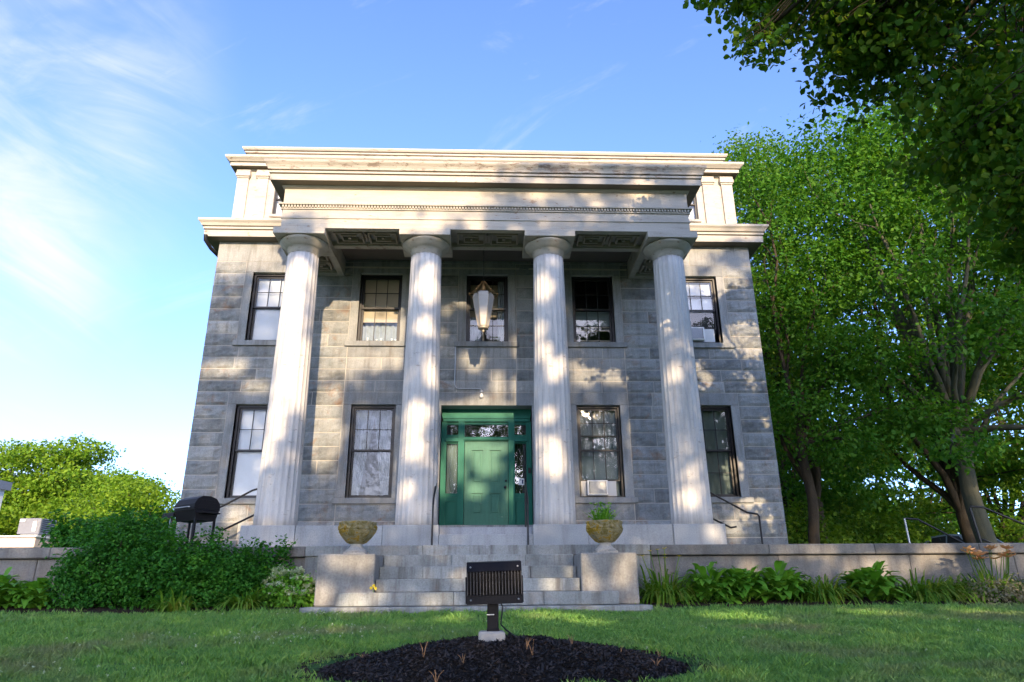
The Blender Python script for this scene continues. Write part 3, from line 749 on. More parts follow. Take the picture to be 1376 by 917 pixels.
for s in (-1, 1):
    a, b = sorted((BX+s*1.552, BX+s*2.41))
    Tp = Thing('stone_pedestal', 'granite pedestal block left of the front steps carrying an urn' if s < 0 else 'granite pedestal block right of the front steps, under the urn with the green plant', 'pedestal', ((a+b)/2, 11.3, -.21), 'pedestals beside the front steps')
    m = MB(); m.box(a, b, 10.95, 12.165, -.209, .53, .018); Tp.part('block', m, 'cheek')
# urns
def urn(x, y, z, label):
    T = Thing('stone_urn', label, 'urn', (x, y, z), 'urns on the pedestals')
    m = MB(); m.box(x-.17, x+.17, y-.17, y+.17, z, z+.045, .01); m.lathe([(.17, z+.045), (.165, z+.07), (.13, z+.09), (.095, z+.13), (.09, z+.15), (.10, z+.165)], (x, y, 0), 24); T.part('foot', m, 'urn_base')
    def lob(a, zz): return 1 + .042*math.cos(a*8) + .012*noise.noise(Vector((math.cos(a)*3, math.sin(a)*3, zz*9)))
    m = MB(); m.lathe([(.10, z+.165), (.15, z+.185), (.205, z+.24), (.25, z+.30), (.282, z+.35), (.284, z+.37), (.266, z+.38), (.27, z+.44), (.285, z+.47), (.287, z+.495), (.262, z+.50), (.25, z+.46), (.2, z+.44)], (x, y, 0), 48, True, lob); bo = T.part('bowl', m, 'urn')
    m = MB()
    for k in range(8):
        a = k*PI/4+.2; m.lathe([(.005, 0), (.03, .02), (.035, .06), (.015, .1)], (x+.272*math.cos(a), y+.272*math.sin(a), z+.36), 8)
        m.tube([(x+.275*math.cos(a+t), y+.275*math.sin(a+t), z+.43-.05*math.sin(t/.785*PI)) for t in (0, .2, .4, .6, .785)], .021, 6)
    T.part('garland', m, 'urn', bo)
    m = MB(); m.lathe([(.24, z+.441), (.2, z+.455), (.05, z+.46)], (x, y, 0), 20); T.part('soil', m, 'vent_dark')
UY = 11.35
urn(-2.02, UY, .53, 'mossy stone urn, empty, on the pedestal left of the front steps')
urn(1.89, UY, .53, 'mossy stone urn planted with green fern on the pedestal right of the front steps')

# ================================================================== retaining walls
def rwall(label, xa, xb):
    T = Thing('retaining_wall', label, 'wall', ((xa+xb)/2, 12.3, -.3), 'retaining walls beside the steps')
    m = MB(); c = MB(); x = xa
    while x < xb-.01:
        L = min(random.uniform(1.5, 2.3), xb-x); L = xb-x if xb-x-L < .6 else L
        m.box(x+.004, x+L-.004, 12.27, 12.6, -.42, .53, .008); x += L
    x = xa
    while x < xb-.01:
        L = min(random.uniform(1.6, 2.2), xb-x); L = xb-x if xb-x-L < .6 else L
        c.box(x+.003, x+L-.003, 12.185, 12.74, .545, .715, .014); x += L
    T.part('wall_face', m, 'rwall'); T.part('coping', c, 'rwall')
rwall('grey granite retaining wall with coping left of the steps behind the big shrub', -22.0, BX-2.905)
rwall('grey granite retaining wall with coping right of the steps behind the flower bed', BX+2.905, 24.0)

# ================================================================== ground
def ground_mat():
    k = NT('lawn_soil'); v = k.coord(); n = k.noise(v, .55, 5, .65)
    c = k.ramp(n, [(.3, (.035, .09, .028)), (.5, (.05, .13, .035)), (.68, (.09, .13, .045))])
    c = k.mix(.5, c, k.ramp(k.noise(v, 30, 4, .7), [(.3, (.5,)*3), (.7, (1.3,)*3)]), 'MULTIPLY')
    return k.done(k.bsdf(c, .95, k.bump(k.noise(v, 60, 4, .7), .6, .03), spec=.15))
M['ground'] = ground_mat()
MCX, MCY, MRX, MRY = .14, 5.55, 1.40, 1.02
def in_mound(x, y, k=1.0):
    a = math.atan2(y-MCY, x-MCX); w = 1+.05*math.sin(3*a+1)+.03*math.sin(7*a)
    return ((x-MCX)/MRX/k/w)**2 + ((y-MCY)/MRY/k/w)**2 < 1
xs = [-300, -120, -60, -35, -22] + list(np.arange(-13, 13.01, .25)) + [22, 35, 60, 120, 300]
ys = [-300, -120, -60, -30, -12, -4, 0, 2] + list(np.arange(3, 12.61, .2)) + [13, 14, 20, 40, 80, 160, 400]
m = MB(); nx = len(xs); vs = [(x, y, (lawn_z(x, y) if 2 <= y <= 12.6 else lawn_z(0, 3) if y < 2 else -.25) - (.045 if in_mound(x, y, .96) else 0)) for y in ys for x in xs]
m.add(vs, [[j*nx+i, j*nx+i+1, (j+1)*nx+i+1, (j+1)*nx+i] for j in range(len(ys)-1) for i in range(nx-1)], True)
struct('lawn', m, 'ground')
m = MB(); m.box(-60, 60, 12.66, 90, -.2, .69); m.v = [(x, y, z if z < 0 else .69) for x, y, z in m.v]
struct('terrace_ground', m, 'ground')
def soil_mat(name, a, b):
    k = NT(name); v = k.coord(); n = k.noise(v, 14, 6, .75)
    return k.done(k.bsdf(k.mix(n, a, b), .95, k.bump(k.noise(v, 55, 5, .75), 1.0, .05), spec=.2))
M['bed'] = soil_mat('bed_mulch', (.018, .013, .01), (.06, .04, .028)); M['mulch'] = soil_mat('dark_mulch', (.004, .004, .005), (.018, .015, .014))
M['chip'] = leaf_mat('mulch_chips', [(.004, .004, .005), (.010, .009, .010), (.022, .018, .018), (.05, .035, .028)], .0, .65, .35, 2)
M['soil_edge'] = soil_mat('turned_soil', (.02, .011, .007), (.07, .04, .026))
for xa, xb, ya in ((-13, BX-2.55, 11.0), (BX+2.55, 13, 11.1)):
    m = MB(); n = 60; vs = []
    for i in range(n+1):
        x = xa+(xb-xa)*i/n; y = ya+.14*noise.noise(Vector((x*.8, 0, 5)))
        for j, yy in enumerate((y, y+.1, y+.6, 12.28)): vs.append((x, yy, lawn_z(x, yy)+(-.02, .03, .05, .06)[j]))
    m.add(vs, [[i*4+j, i*4+j+1, (i+1)*4+j+1, (i+1)*4+j] for i in range(n) for j in range(3)], True); struct('planting_bed', m, 'bed')
# mulch mound with a cut soil edge
m = MB(); na, nr = 96, 20; vs = []
def mound_z(x, y):
    r = math.hypot((x-MCX)/MRX, (y-MCY)/MRY)
    base = lawn_z(x, y) - .035
    return base + .215*max(0, 1-r**1.7) + .012*noise.noise(Vector((x*6, y*6, 1))) + .006*noise.noise(Vector((x*15, y*15, 1)))
for j in range(nr+1):
    for i in range(na):
        a = 2*PI*i/na; w = 1+.05*math.sin(3*a+1)+.03*math.sin(7*a); t = j/nr
        x, y = MCX+MRX*w*t*math.cos(a), MCY+MRY*w*t*math.sin(a); vs.append((x, y, mound_z(x, y)))
m.add(vs, [[j*na+i, j*na+(i+1) % na, (j+1)*na+(i+1) % na, (j+1)*na+i] for j in range(nr) for i in range(na)], True)
struct('mulch_mound', m, 'mulch')
m = MB(); vs = []
for i in range(na):
    a = 2*PI*i/na; w = 1+.05*math.sin(3*a+1)+.03*math.sin(7*a)
    for t, dz in ((.97, -.04), (1.0, -.05), (1.045, -.03), (1.075, .012), (1.12, .004)):
        x, y = MCX+MRX*w*t*math.cos(a), MCY+MRY*w*t*math.sin(a); vs.append((x, y, lawn_z(x, y)+dz+.012*noise.noise(Vector((x*9, y*9, 2)))))
m.add(vs, [[i*5+j, ((i+1) % na)*5+j, ((i+1) % na)*5+j+1, i*5+j+1] for i in range(na) for j in range(4)], True); struct('soil_edge', m, 'soil_edge')
# mulch chips
N = 16000; a = RNG.uniform(0, 2*PI, N); t = np.where(RNG.uniform(0, 1, N) < .94, np.sqrt(RNG.uniform(0, 1, N)), RNG.uniform(1, 1.16, N)); px = MCX+MRX*1.0*t*np.cos(a); py = MCY+MRY*1.0*t*np.sin(a)
pz = np.array([mound_z(x, y) for x, y in zip(px, py)])+RNG.uniform(0, .014, N)+np.where(t > 1, .04, 0)
o = raw_mesh('mulch_chips', leaf_simple(np.stack([px, py, pz], 1), RNG.uniform(.015, .06, N), .3, .9), 4, 'chip'); tag(o, 'loose black wood chips covering the mound under the floodlight', 'mulch', None, 'stuff')
# small dry weeds on the mound
pts = []
for k in range(10):
    a = random.uniform(PI*.95, PI*2.05); t = random.uniform(.35, .9); x, y = MCX+MRX*t*math.cos(a), MCY+MRY*t*math.sin(a)
    if k == 0: x, y = -.42, 5.2
    if k == 1: x, y = .32, 5.1
    pts.append((x, y))
for k, (x, y) in enumerate(pts):
    z = mound_z(x, y); m = MB(); hgt = random.uniform(.03, .075) if k > 1 else .10
    for q in range(random.randint(2, 5)):
        dx, dy = random.uniform(-.05, .05), random.uniform(-.04, .04); m.tube([(x, y, z-.01), (x+dx*.4, y+dy*.4, z+hgt*.6), (x+dx, y+dy, z+hgt)], [.0025, .002, .001], 5)
    o = solo('dry_weed', m, 'twig', 'little dry brown weed sprouting from the black mulch', 'weed', (x, y, z), 'dry weeds on the mulch mound')

# ================================================================== floodlight
FX, FY = .055, 5.55; gz = mound_z(FX, FY)
T = Thing('floodlight', 'black finned floodlight on a short square post in the mulch mound', 'floodlight', (FX, FY, gz))
m = MB(); m.box(FX-.105, FX+.09, FY-.10, FY+.10, gz-.04, gz+.055, .015); T.part('base_block', m, 'concrete')
m = MB(); m.box(FX-.042, FX+.042, FY-.042, FY+.042, gz+.05, -.085, .004); T.part('post', m, 'fix')
m = MB(); m.box(FX-.045, FX+.05, FY-.045, FY+.045, gz+.052, gz+.072, .004); T.part('post_collar', m, 'fix')
m = MB(); m.box(FX-.046, FX+.01, FY-.047, FY-.0425, -.172, -.166); T.part('cable_tie', m, 'white')
th = rad(-1.5)
def tilt(mb):
    c, s = math.cos(th), math.sin(th)
    mb.v = [(FX+(x-FX)*c+(z-.05)*s, y, .05-(x-FX)*s+(z-.05)*c) for x, y, z in mb.v]; return mb
fx0, fx1 = FX-.195, FX+.215
m = MB(); m.prism([(FY-.135, -.095), (FY-.135, -.035), (FY-.10, -.03), (FY-.115, .125), (FY-.135, .135), (FY-.10, .20), (FY+.15, .215), (FY+.20, .16), (FY+.17, -.06), (FY+.05, -.095)], 'x', fx0, fx1); T.part('housing', tilt(m), 'fix')
m = MB()
for i in range(18):
    x = fx0+.006+(fx1-fx0-.012)*i/17; m.prism([(FY-.150, -.032), (FY-.150, .060), (FY-.142, .066), (FY-.148, .132), (FY-.09, .132), (FY-.09, -.032)], 'x', x-.003, x+.003)
T.part('cooling_fins', tilt(m), 'fin')
m = MB(); m.box(fx0+.03, fx1-.03, FY+.151, FY+.157, -.0, .16); m.v = [(x, y+.03+z*.11, z) for x, y, z in m.v]; T.part('lens', tilt(m), 'lens')
m = MB()
for x in (fx0+.03, fx1-.03):
    for z in (-.065, .165): m.lathe([(.007, 0), (.007, .004), (.004, .006)], (0, 0, 0), 8); m.v[-24:] = [(a+x, FY-.1365-c, b+z) for a, b, c in m.v[-24:]]
T.part('screws', tilt(m), 'steel')
m = MB(); m.tube([(FX+.03, FY+.05, -.02), (FX+.075, FY+.06, -.12), (FX+.06, FY+.05, -.24), (FX+.10, FY+.02, gz+.06), (FX+.17, FY-.03, mound_z(FX+.17, FY-.03)+.01), (FX+.26, FY-.02, mound_z(FX+.26, FY-.02)-.02)], .006, 6); T.part('cable', m, 'iron')
m = MB(); m.box(fx0-.012, fx0-.002, FY-.03, FY+.03, -.09, .10); m.box(fx1+.002, fx1+.012, FY-.03, FY+.03, -.09, .10); T.part('bracket', tilt(m), 'fix')

# ================================================================== grill on the terrace
GX, GY, GZ = -5.62, 14.0, .69
T = Thing('barbecue_grill', 'black lidded gas barbecue grill with a side shelf on the terrace by the left wall', 'grill', (GX, GY, GZ))
ga = rad(-38)
def gt(mb):
    c, s = math.cos(ga), math.sin(ga)
    mb.v = [(GX+.98*(x*c-y*s), GY+.98*(x*s+y*c), GZ+(z if z > .1 else z-.05)) for x, y, z in mb.v]; return mb
lid = [(-.27, .80), (-.275, .90), (-.22, 1.0), (-.12, 1.055), (.04, 1.06), (.18, 1.02), (.26, .92), (.27, .80)]
m = MB(); m.prism(lid, 'x', -.36, .36); lid_o = T.part('lid', gt(m), 'grill')
m = MB(); m.tube([(-.26, -.31, .84), (-.26, -.34, .84), (.26, -.34, .84), (.26, -.31, .84)], .012, 8); T.part('handle', gt(m), 'steel', lid_o)
m = MB()
for z in (.83, .88, .93, .98): m.box(.361, .367, -.2+(z-.83)*.3, .2-(z-.83)*.3, z, z+.018)
T.part('lid_ribs', gt(m), 'grill', lid_o)
m = MB(); m.prism([(-.26, .795), (.26, .795), (.2, .60), (-.2, .60)], 'x', -.355, .355); T.part('fire_box', gt(m), 'grill')
m = MB(); m.box(-.80, -.37, -.26, .26, .74, .785, .01); m.box(-.8, -.37, -.27, -.255, .68, .76); T.part('side_shelf', gt(m), 'grill')
m = MB(); m.box(.37, .52, -.2, .2, .72, .745, .008); T.part('side_shelf', gt(m), 'grill')
for x in (-.55, .33):
    for y in (-.2, .2): m = MB(); m.box(x-.018, x+.018, y-.018, y+.018, 0, .74); T.part('leg', gt(m), 'steel' if y < 0 and x < 0 else 'grill')
m = MB(); m.box(-.55, .33, -.2, .2, .16, .18); T.part('bottom_shelf', gt(m), 'grill')

# ================================================================== right terrace stair rails, parked car
T = Thing('stair_rail', 'black iron stair rail descending to the right at the edge of the terrace', 'handrail', (12.65, 18, .69), 'terrace stair rails')
m = MB(); m.tube([(12.72, 18, .70), (12.60, 18, 1.92), (12.63, 18, 1.97), (12.95, 18, 1.95), (14.2, 18, 1.40), (16.5, 18, .35)], .03, 8); T.part('rail', m, 'iron')
m = MB(); m.tube([(14.2, 18, 1.38), (14.22, 18, .3)], .026, 8); T.part('post', m, 'iron')
m = MB(); m.tube([(12.75, 18.02, 1.15), (16.4, 18.02, -.35)], .022, 8); T.part('lower_rail', m, 'iron')
T = Thing('stair_rail', 'second black iron stair rail, left of the taller one and sloping down behind the coping', 'handrail', (11.05, 18.5, .69), 'terrace stair rails')
m = MB(); m.tube([(11.1, 18.5, 1.72), (11.45, 18.5, 1.70), (12.5, 18.5, 1.12), (13.3, 18.5, .65)], .028, 8); T.part('rail', m, 'iron')
m = MB(); m.tube([(11.12, 18.5, .69), (11.1, 18.5, 1.72)], .026, 8); T.part('post', m, 'pipe')

def car(cx, cy, gz, rot, label, paint):
    T = Thing('parked_car', label, 'car', (cx, cy, gz)); c, s = math.cos(rot), math.sin(rot)
    def P(mb): mb.v = [(cx+x*c-y*s, cy+x*s+y*c, gz+z) for x, y, z in mb.v]; return mb
    m = MB(); body = [(-2.2, .35), (-2.22, .62), (-2.1, .82), (-1.35, .92), (1.2, .95), (2.1, .9), (2.2, .6), (2.15, .35)]
    vs = []; ws = (.78, .86, .88, .86, .80)
    for q, f in zip((-.88, -.86, .86, .88), (.97, 1, 1, .97)): vs += [(x*f, q, z if abs(q) < .87 else z*.98+.01) for x, z in body]
    nb = len(body); m.add(vs, [list(range(nb))[::-1], [3*nb+i for i in range(nb)]] + [[k*nb+i, k*nb+(i+1) % nb, (k+1)*nb+(i+1) % nb, (k+1)*nb+i] for k in range(3) for i in range(nb)]); b = T.part('body', P(m), paint)
    m = MB(); cab = [(-1.3, .90), (-.62, 1.38), (.15, 1.46), (1.05, 1.42), (1.9, .93)]; vs = []
    for q in (-1, 1): vs += [(x, q*(.84-.26*(z-.9)), z) for x, z in cab]
    m.add(vs, [list(range(5))[::-1], [5+i for i in range(5)]] + [[i, (i+1) % 5, 5+(i+1) % 5, 5+i] for i in range(5)]); T.part('cabin', P(m), paint)
    m = MB()
    for q in (-1, 1):
        for pl in ([(-1.0, .96), (-.52, 1.33), (.12, 1.39), (.12, .96)], [(.2, .96), (.2, 1.39), (.98, 1.35), (1.5, .96)]):
            m.add([(x, q*(.845-.26*(z-.9)), z) for x, z in pl], [(0, 1, 2, 3)])
    m.add([(-1.26, -.70, .95), (-1.26, .70, .95), (-.66, .66, 1.36), (-.66, -.66, 1.36)], [(0, 1, 2, 3)]); T.part('window_glass', P(m), 'screen')
    for x in (-1.35, 1.35):
        for q in (-1, 1):
            m = MB(); m.lathe([(.30, -.09), (.32, -.06), (.32, .06), (.30, .09)], (0, 0, 0), 20); m.v = [(a+x, z+q*.80, b+.32) for a, b, z in m.v]; w = T.part('wheel', P(m), 'vent_dark')
    for q in (-1, 1): m = MB(); m.box(-2.235, -2.205, q*.62-.16, q*.62+.16, .62, .74); T.part('headlight', P(m), 'white')
M['car'] = plain_mat('car_paint', (.42, .5, .6), .2, .2, .03)
car(20.6, 30.2, .69, rad(98), 'pale blue car parked under the trees, just showing above the right coping', 'car')

# ================================================================== neighbour building at the left edge
M['siding'] = plain_mat('white_siding', (.62, .64, .64), .7); M['fascia'] = plain_mat('pink_fascia', (.55, .44, .38), .7); M['tan'] = plain_mat('tan_soffit', (.45, .27, .12), .8)
M['hvac'] = plain_mat('grey_sheet_metal', (.2, .205, .225), .5, .3)
T = Thing('low_building', 'low flat roofed building with a pale eave at the left edge', 'building', (-24, 33, .69))
m = MB(); m.box(-34, -19.4, 31.2, 33.4, .69, 1.72); T.part('wall', m, 'tan')
m = MB(); m.box(-34.5, -18.5, 30.2, 33.8, 1.78, 2.18, .02); r_ = T.part('roof', m, 'fascia'); m = MB(); m.box(-34.6, -18.45, 30.1, 33.9, 2.181, 2.25, .01); T.part('roof_edge', m, 'siding', r_)
m = MB(); m.prism([(-34, 2.26), (-22.2, 2.26), (-22.2, 4.75), (-34, 5.3)], 'y', 31.6, 33.2); T.part('upper_storey', m, 'siding')
m = MB(); m.prism([(-34.2, 5.32), (-22.15, 4.77), (-22.15, 4.5), (-22.05, 4.5), (-22.05, 4.87), (-34.2, 5.45)], 'y', 31.4, 33.4); T.part('roof_slope', m, 'hvac')
T = Thing('rooftop_unit', 'grey boxy air handling unit on the flat roof at the left edge', 'rooftop unit', (-18.6, 31.2, 2.26))
m = MB(); m.box(-19.5, -18.6, 30.5, 31.6, 2.33, 2.98, .02); T.part('casing', m, 'hvac')
m = MB(); m.box(-18.9, -18.75, 30.47, 30.497, 2.45, 2.85); m.box(-19.45, -19.25, 30.47, 30.497, 2.84, 2.93); T.part('access_panel', m, 'white')
m = MB(); m.box(-19.4, -18.7, 30.6, 31.5, 2.26, 2.328); T.part('curb', m, 'siding')
m = MB()
for i in range(7): m.box(-18.598, -18.59, 30.6, 31.5, 2.42+i*.08, 2.46+i*.08)
T.part('louvre', m, 'screen')
# ================================================================== plants
def strips(name, base, az, L, el, droop, W, mat, parent, org, K=5, prof=None, vee=.25):
    """curved leaves growing from base (N,3): one island of K quads pairs each"""
    n = len(base); t = np.linspace(0, 1, K+1)[None, :]
    hor = (np.cos(el)[:, None]*t*L[:, None]); z = np.sin(el)[:, None]*t*L[:, None] - (droop*L)[:, None]*t**2.2
    dx, dy = np.cos(az)[:, None], np.sin(az)[:, None]
    P = np.stack([base[:, 0:1]+hor*dx, base[:, 1:2]+hor*dy, base[:, 2:3]+z], -1)
    w = W[:, None]*(prof(t) if prof else np.sin(PI*np.clip(t*.93+.05, 0, 1))**.8)*.5
    S = np.stack([-np.sin(az), np.cos(az), np.zeros(n)], -1)[:, None, :]
    up = np.array([0, 0, 1.0])*vee
    A = P + S*w[..., None] + up*w[..., None]; B = P - S*w[..., None] + up*w[..., None]
    V = np.stack([A, P, B], 2).reshape(n, -1, 3); m3 = (K+1)*3
    f = []
    for k in range(K):
        for q in (0, 1): f.append([k*3+q, k*3+q+1, (k+1)*3+q+1, (k+1)*3+q])
    f = np.array(f, dtype=np.int32); nf = len(f)
    idx = (np.arange(n, dtype=np.int32)[:, None, None]*m3 + f[None]).ravel()
    me = bpy.data.meshes.new(name); me.vertices.add(n*m3); me.vertices.foreach_set('co', (V.reshape(-1, 3)-np.array(org)).astype(np.float32).ravel())
    me.loops.add(len(idx)); me.loops.foreach_set('vertex_index', idx)
    me.polygons.add(n*nf); me.polygons.foreach_set('loop_start', np.arange(0, n*nf*4, 4, dtype=np.int32)); me.polygons.foreach_set('loop_total', np.full(n*nf, 4, dtype=np.int32))
    me.polygons.foreach_set('use_smooth', np.ones(n*nf, dtype=bool))
    me.materials.append(M[mat]); me.update(calc_edges=True)
    o = bpy.data.objects.new(name, me); COL.objects.link(o); o.parent = parent; return o

def hosta(label, x, y, r, h, n=70, mat='hosta', group='hostas in the flower bed', name='hosta_plant', cat='plant'):
    z = lawn_z(x, y)+.03; T = Thing(name, label, cat, (x, y, z), group)
    ring = np.sqrt(RNG.uniform(.02, 1, n)); az = RNG.uniform(0, 2*PI, n)
    b = np.stack([x+r*.45*ring*np.cos(az), y+r*.38*ring*np.sin(az), np.full(n, z)+RNG.uniform(0, .75, n)*h*(1-ring*.45)], -1)
    az2 = az + RNG.normal(0, .5, n)
    strips('leaves', b, az2, RNG.uniform(.5, .9, n)*r*.85, 1.3-ring*.7+RNG.normal(0, .15, n), RNG.uniform(.35, .75, n), RNG.uniform(.28, .42, n)*r*.62, mat, T.o, T.org)
    m = MB()
    for k in range(8):
        a = random.uniform(0, 2*PI); q = random.uniform(.1, .4)*r; m.tube([(x+q*.3*math.cos(a), y+q*.3*math.sin(a), z-.03), (x+q*math.cos(a), y+q*math.sin(a), z+h*.5)], .008, 5)
    T.part('stem', m, 'blade'); return T
def daylily(label, x, y, r, h, n=150, mat='blade', group='daylily clumps in the flower bed', name='daylily_clump', flowers=None):
    z = lawn_z(x, y)+.02; T = Thing(name, label, 'plant', (x, y, z), group)
    q = np.sqrt(RNG.uniform(0, 1, n))*r*.35; az = RNG.uniform(0, 2*PI, n)
    n = int(n*1.7); q = np.sqrt(RNG.uniform(0, 1, n))*r*.6; az = RNG.uniform(0, 2*PI, n); b = np.stack([x+q*np.cos(az), y+q*np.sin(az)*.7, np.full(n, z)], -1)
    strips('leaves', b, az+RNG.normal(0, .4, n), RNG.uniform(.75, 1.3, n)*h*1.3, RNG.uniform(.7, 1.45, n), RNG.uniform(.4, 1.15, n), RNG.uniform(.022, .042, n), mat, T.o, T.org, 6,
           lambda t: np.clip(1.15-t, 0, 1)**.5)
    if flowers:
        st, fl = MB(), MB()
        for k in range(flowers[0]):
            fx, fy, fz = x+random.uniform(-1, 1)*r*flowers[2], y+random.uniform(-.6, .2)*r, z+h*random.uniform(*flowers[3])
            st.tube([(x+(fx-x)*.3, y+(fy-y)*.3, z), (x+(fx-x)*.7, fy, z+(fz-z)*.6), (fx, fy, fz)], .006, 5)
            R = flowers[4]
            for p in range(6):
                a = p*PI/3+random.random()*.3; d = Vector((math.cos(a), math.sin(a)*.8-.3, random.uniform(.1, .6)))
                sd = Vector((-math.sin(a), math.cos(a), .1))*R*.3; c = Vector((fx, fy, fz))
                fl.add([c, c+d*R*.55+sd, c+d*R, c+d*R*.55-sd], [(0, 1, 2, 3)])
        T.part('stem', st, 'blade'); T.part('blossoms', fl, flowers[1])
    return T
def blob_pts(blobs, n, clump=.25, per=14, shell=.45, flat=.6, outw=False):
    vol = np.array([b[3]*b[4]*b[5] for b in blobs])**.75; vol = vol/vol.sum(); out = []; dirs = []
    for b, v in zip(blobs, vol):
        k = max(1, int(n*v/per)); d = unit(RNG.normal(size=(k, 3))); r = RNG.uniform(shell, 1, k)**.6
        r = r*(1+.16*RNG.normal(size=k)); c = d*r[:, None]*np.array(b[3:6])
        p = (c[:, None, :] + RNG.normal(size=(k, per, 3))*clump*np.array([1, 1, flat])).reshape(-1, 3) + np.array(b[:3])
        out.append(p); dirs.append(np.repeat(d, per, 0))
    return np.concatenate(out), np.concatenate(dirs)
def shrub(name, label, cat, blobs, n, size, mat, base, group=None, fine=True, clump=.09, shoots=0, stems=10, flowers=None, per=10):
    T = Thing(name, label, cat, base, group)
    p, d = blob_pts(blobs, n, clump, per)
    if shoots:
        for k in range(shoots):
            b = blobs[RNG.integers(len(blobs))]; a = RNG.uniform(0, 2*PI); q = RNG.uniform(0, .85)
            x, y = b[0]+b[3]*q*math.cos(a), b[1]+b[4]*q*math.sin(a); zt = b[2]+b[5]*math.sqrt(1-q*q)
            t = np.linspace(0, 1, 12)[:, None]; L = RNG.uniform(.12, .34)
            s = np.array([[x, y, zt-.05]]) + t*np.array([[RNG.normal()*.06, RNG.normal()*.05, L]]) + RNG.normal(size=(12, 3))*.018
            p = np.concatenate([p, s]); d = np.concatenate([d, np.repeat([[0, 0, .5]], 12, 0)])
    zmin = base[2]+.02; keep = p[:, 2] > zmin; p, d = p[keep], d[keep]
    leaves_mesh('foliage', p, RNG.uniform(.65, 1.25, len(p))*size, mat, T.o, T.org, fine, outward=d) if fine else leaves_mesh('foliage', p, RNG.uniform(.65, 1.25, len(p))*size, mat, T.o, T.org, outward=d)
    m = MB()
    for k in range(stems):
        b = blobs[k % len(blobs)]; a = random.uniform(0, 2*PI)
        m.tube([(b[0]*.7+base[0]*.3+.1*math.cos(a), b[1]+.05*math.sin(a), base[2]-.05), (b[0]+b[3]*.3*math.cos(a), b[1]+b[4]*.3*math.sin(a), b[2]), (b[0]+b[3]*.6*math.cos(a), b[1]+b[4]*.6*math.sin(a), b[2]+b[5]*.5)], [.014, .01, .005], 5)
    T.part('stems', m, 'bark_dark')
    if flowers:
        n2, sz, fm = flowers; pp, dd = blob_pts(blobs, n2*60, .03, 40, .95, .5); ok = (pp[:, 2] > zmin+.08) & (dd[:, 2] > -.2); pp = pp[ok]
        raw_mesh('flower_heads', leaf_simple(pp+np.array([0, -.02, .03]), RNG.uniform(.6, 1.2, len(pp))*sz, .9, .9), 4, fm, T.o, T.org)
    return T
# ---- bed left of the steps
shrub('large_shrub', 'large dense dark green shrub spilling in front of the left retaining wall below the grill', 'shrub',
      [(-5.9, 11.75, .38, .8, .55, .78), (-5.1, 11.65, .2, .8, .6, .62), (-4.35, 11.65, .15, .75, .55, .58), (-6.2, 11.6, .1, .45, .45, .6), (-3.85, 11.6, .08, .5, .5, .5), (-5.65, 11.95, .7, .55, .4, .48), (-4.5, 11.95, .42, .6, .3, .36)],
      30000, .056, 'bush', (-5.1, 11.7, -.25), shoots=90, stems=16, clump=.065)
hosta('broad leafed clump between the far left clump and the big shrub', -7.45, 11.5, .5, .62, 230, 'hosta', 'low leafy clumps left of the big shrub', 'leafy_clump')
hosta('broad leafed clump at the far left edge of the bed below the bare coping', -8.1, 11.5, .5, .6, 230, 'hosta', 'low leafy clumps left of the big shrub', 'leafy_clump')
hosta('broad leafed clump tucked against the left side of the big dark shrub', -6.85, 11.45, .46, .56, 200, 'hosta', 'low leafy clumps left of the big shrub', 'leafy_clump')
shrub('hydrangea', 'low hydrangea with pale green white flower heads left of the step pedestal', 'shrub', [(-3.05, 11.45, .02, .34, .32, .32), (-2.85, 11.35, -.05, .24, .28, .26)], 2200, .07, 'hosta', (-3.0, 11.4, -.25), flowers=(85, .042, 'pale_flower'), stems=6)
shrub('small_shrub', 'small spiky green shrub between the big shrub and the hydrangea against the wall', 'shrub', [(-3.7, 11.95, .25, .26, .22, .38), (-3.35, 12.0, .3, .22, .15, .32)], 1700, .06, 'bush', (-3.6, 11.95, -.25), shoots=26, stems=6)
daylily('strappy clump with bent dry leaves at the foot of the big shrub', -4.55, 11.05, .35, .38, 60, 'blade', None)
daylily('narrow leaved clump between the big shrub and the white flowered hydrangea', -3.6, 11.2, .3, .42, 70, 'blade', None)
# ---- bed right of the steps
daylily('tall daylily clump with yellow buds right beside the right pedestal', 2.85, 11.65, .45, .66, 190, 'blade', flowers=(7, 'yellow_flower', .9, (1.0, 1.3), .045))
for k, (x, lab) in enumerate(((3.55, 'hosta nearest the right pedestal in the row of hostas'), (4.12, 'second hosta from the right pedestal, in the middle of the hosta row'), (4.7, 'third hosta from the right pedestal, beside the middle daylily clump'))):
    hosta(lab, x, 11.6, .6, .7, 190)
daylily('daylily clump with arching leaves between the hosta row and the single bright hosta', 5.4, 11.65, .5, .55, 190)
hosta('single bright yellow green hosta between two daylily clumps', 6.2, 11.6, .62, .68, 190)
daylily('broad grassy daylily clump left of the orange lilies', 7.05, 11.65, .62, .55, 260)
daylily('leafy daylily clump just left of the orange lilies, against the wall', 7.6, 11.8, .4, .54, 120)
daylily('orange flowering lilies at the right end of the flower bed', 8.25, 11.75, .5, .62, 130, flowers=(20, 'orange_flower', .6, (1.0, 1.32), .125))
shrub('ground_cover_plant', 'low grey green plant with pinkish dry heads below the orange lilies', 'plant', [(8.0, 11.35, -.12, .34, .26, .2), (8.55, 11.35, -.12, .34, .26, .2)], 1500, .05, 'grey_plant', (8.2, 11.35, -.27), stems=4)
daylily('green strappy clump at the right edge of the photo', 9.0, 11.7, .5, .52, 160)
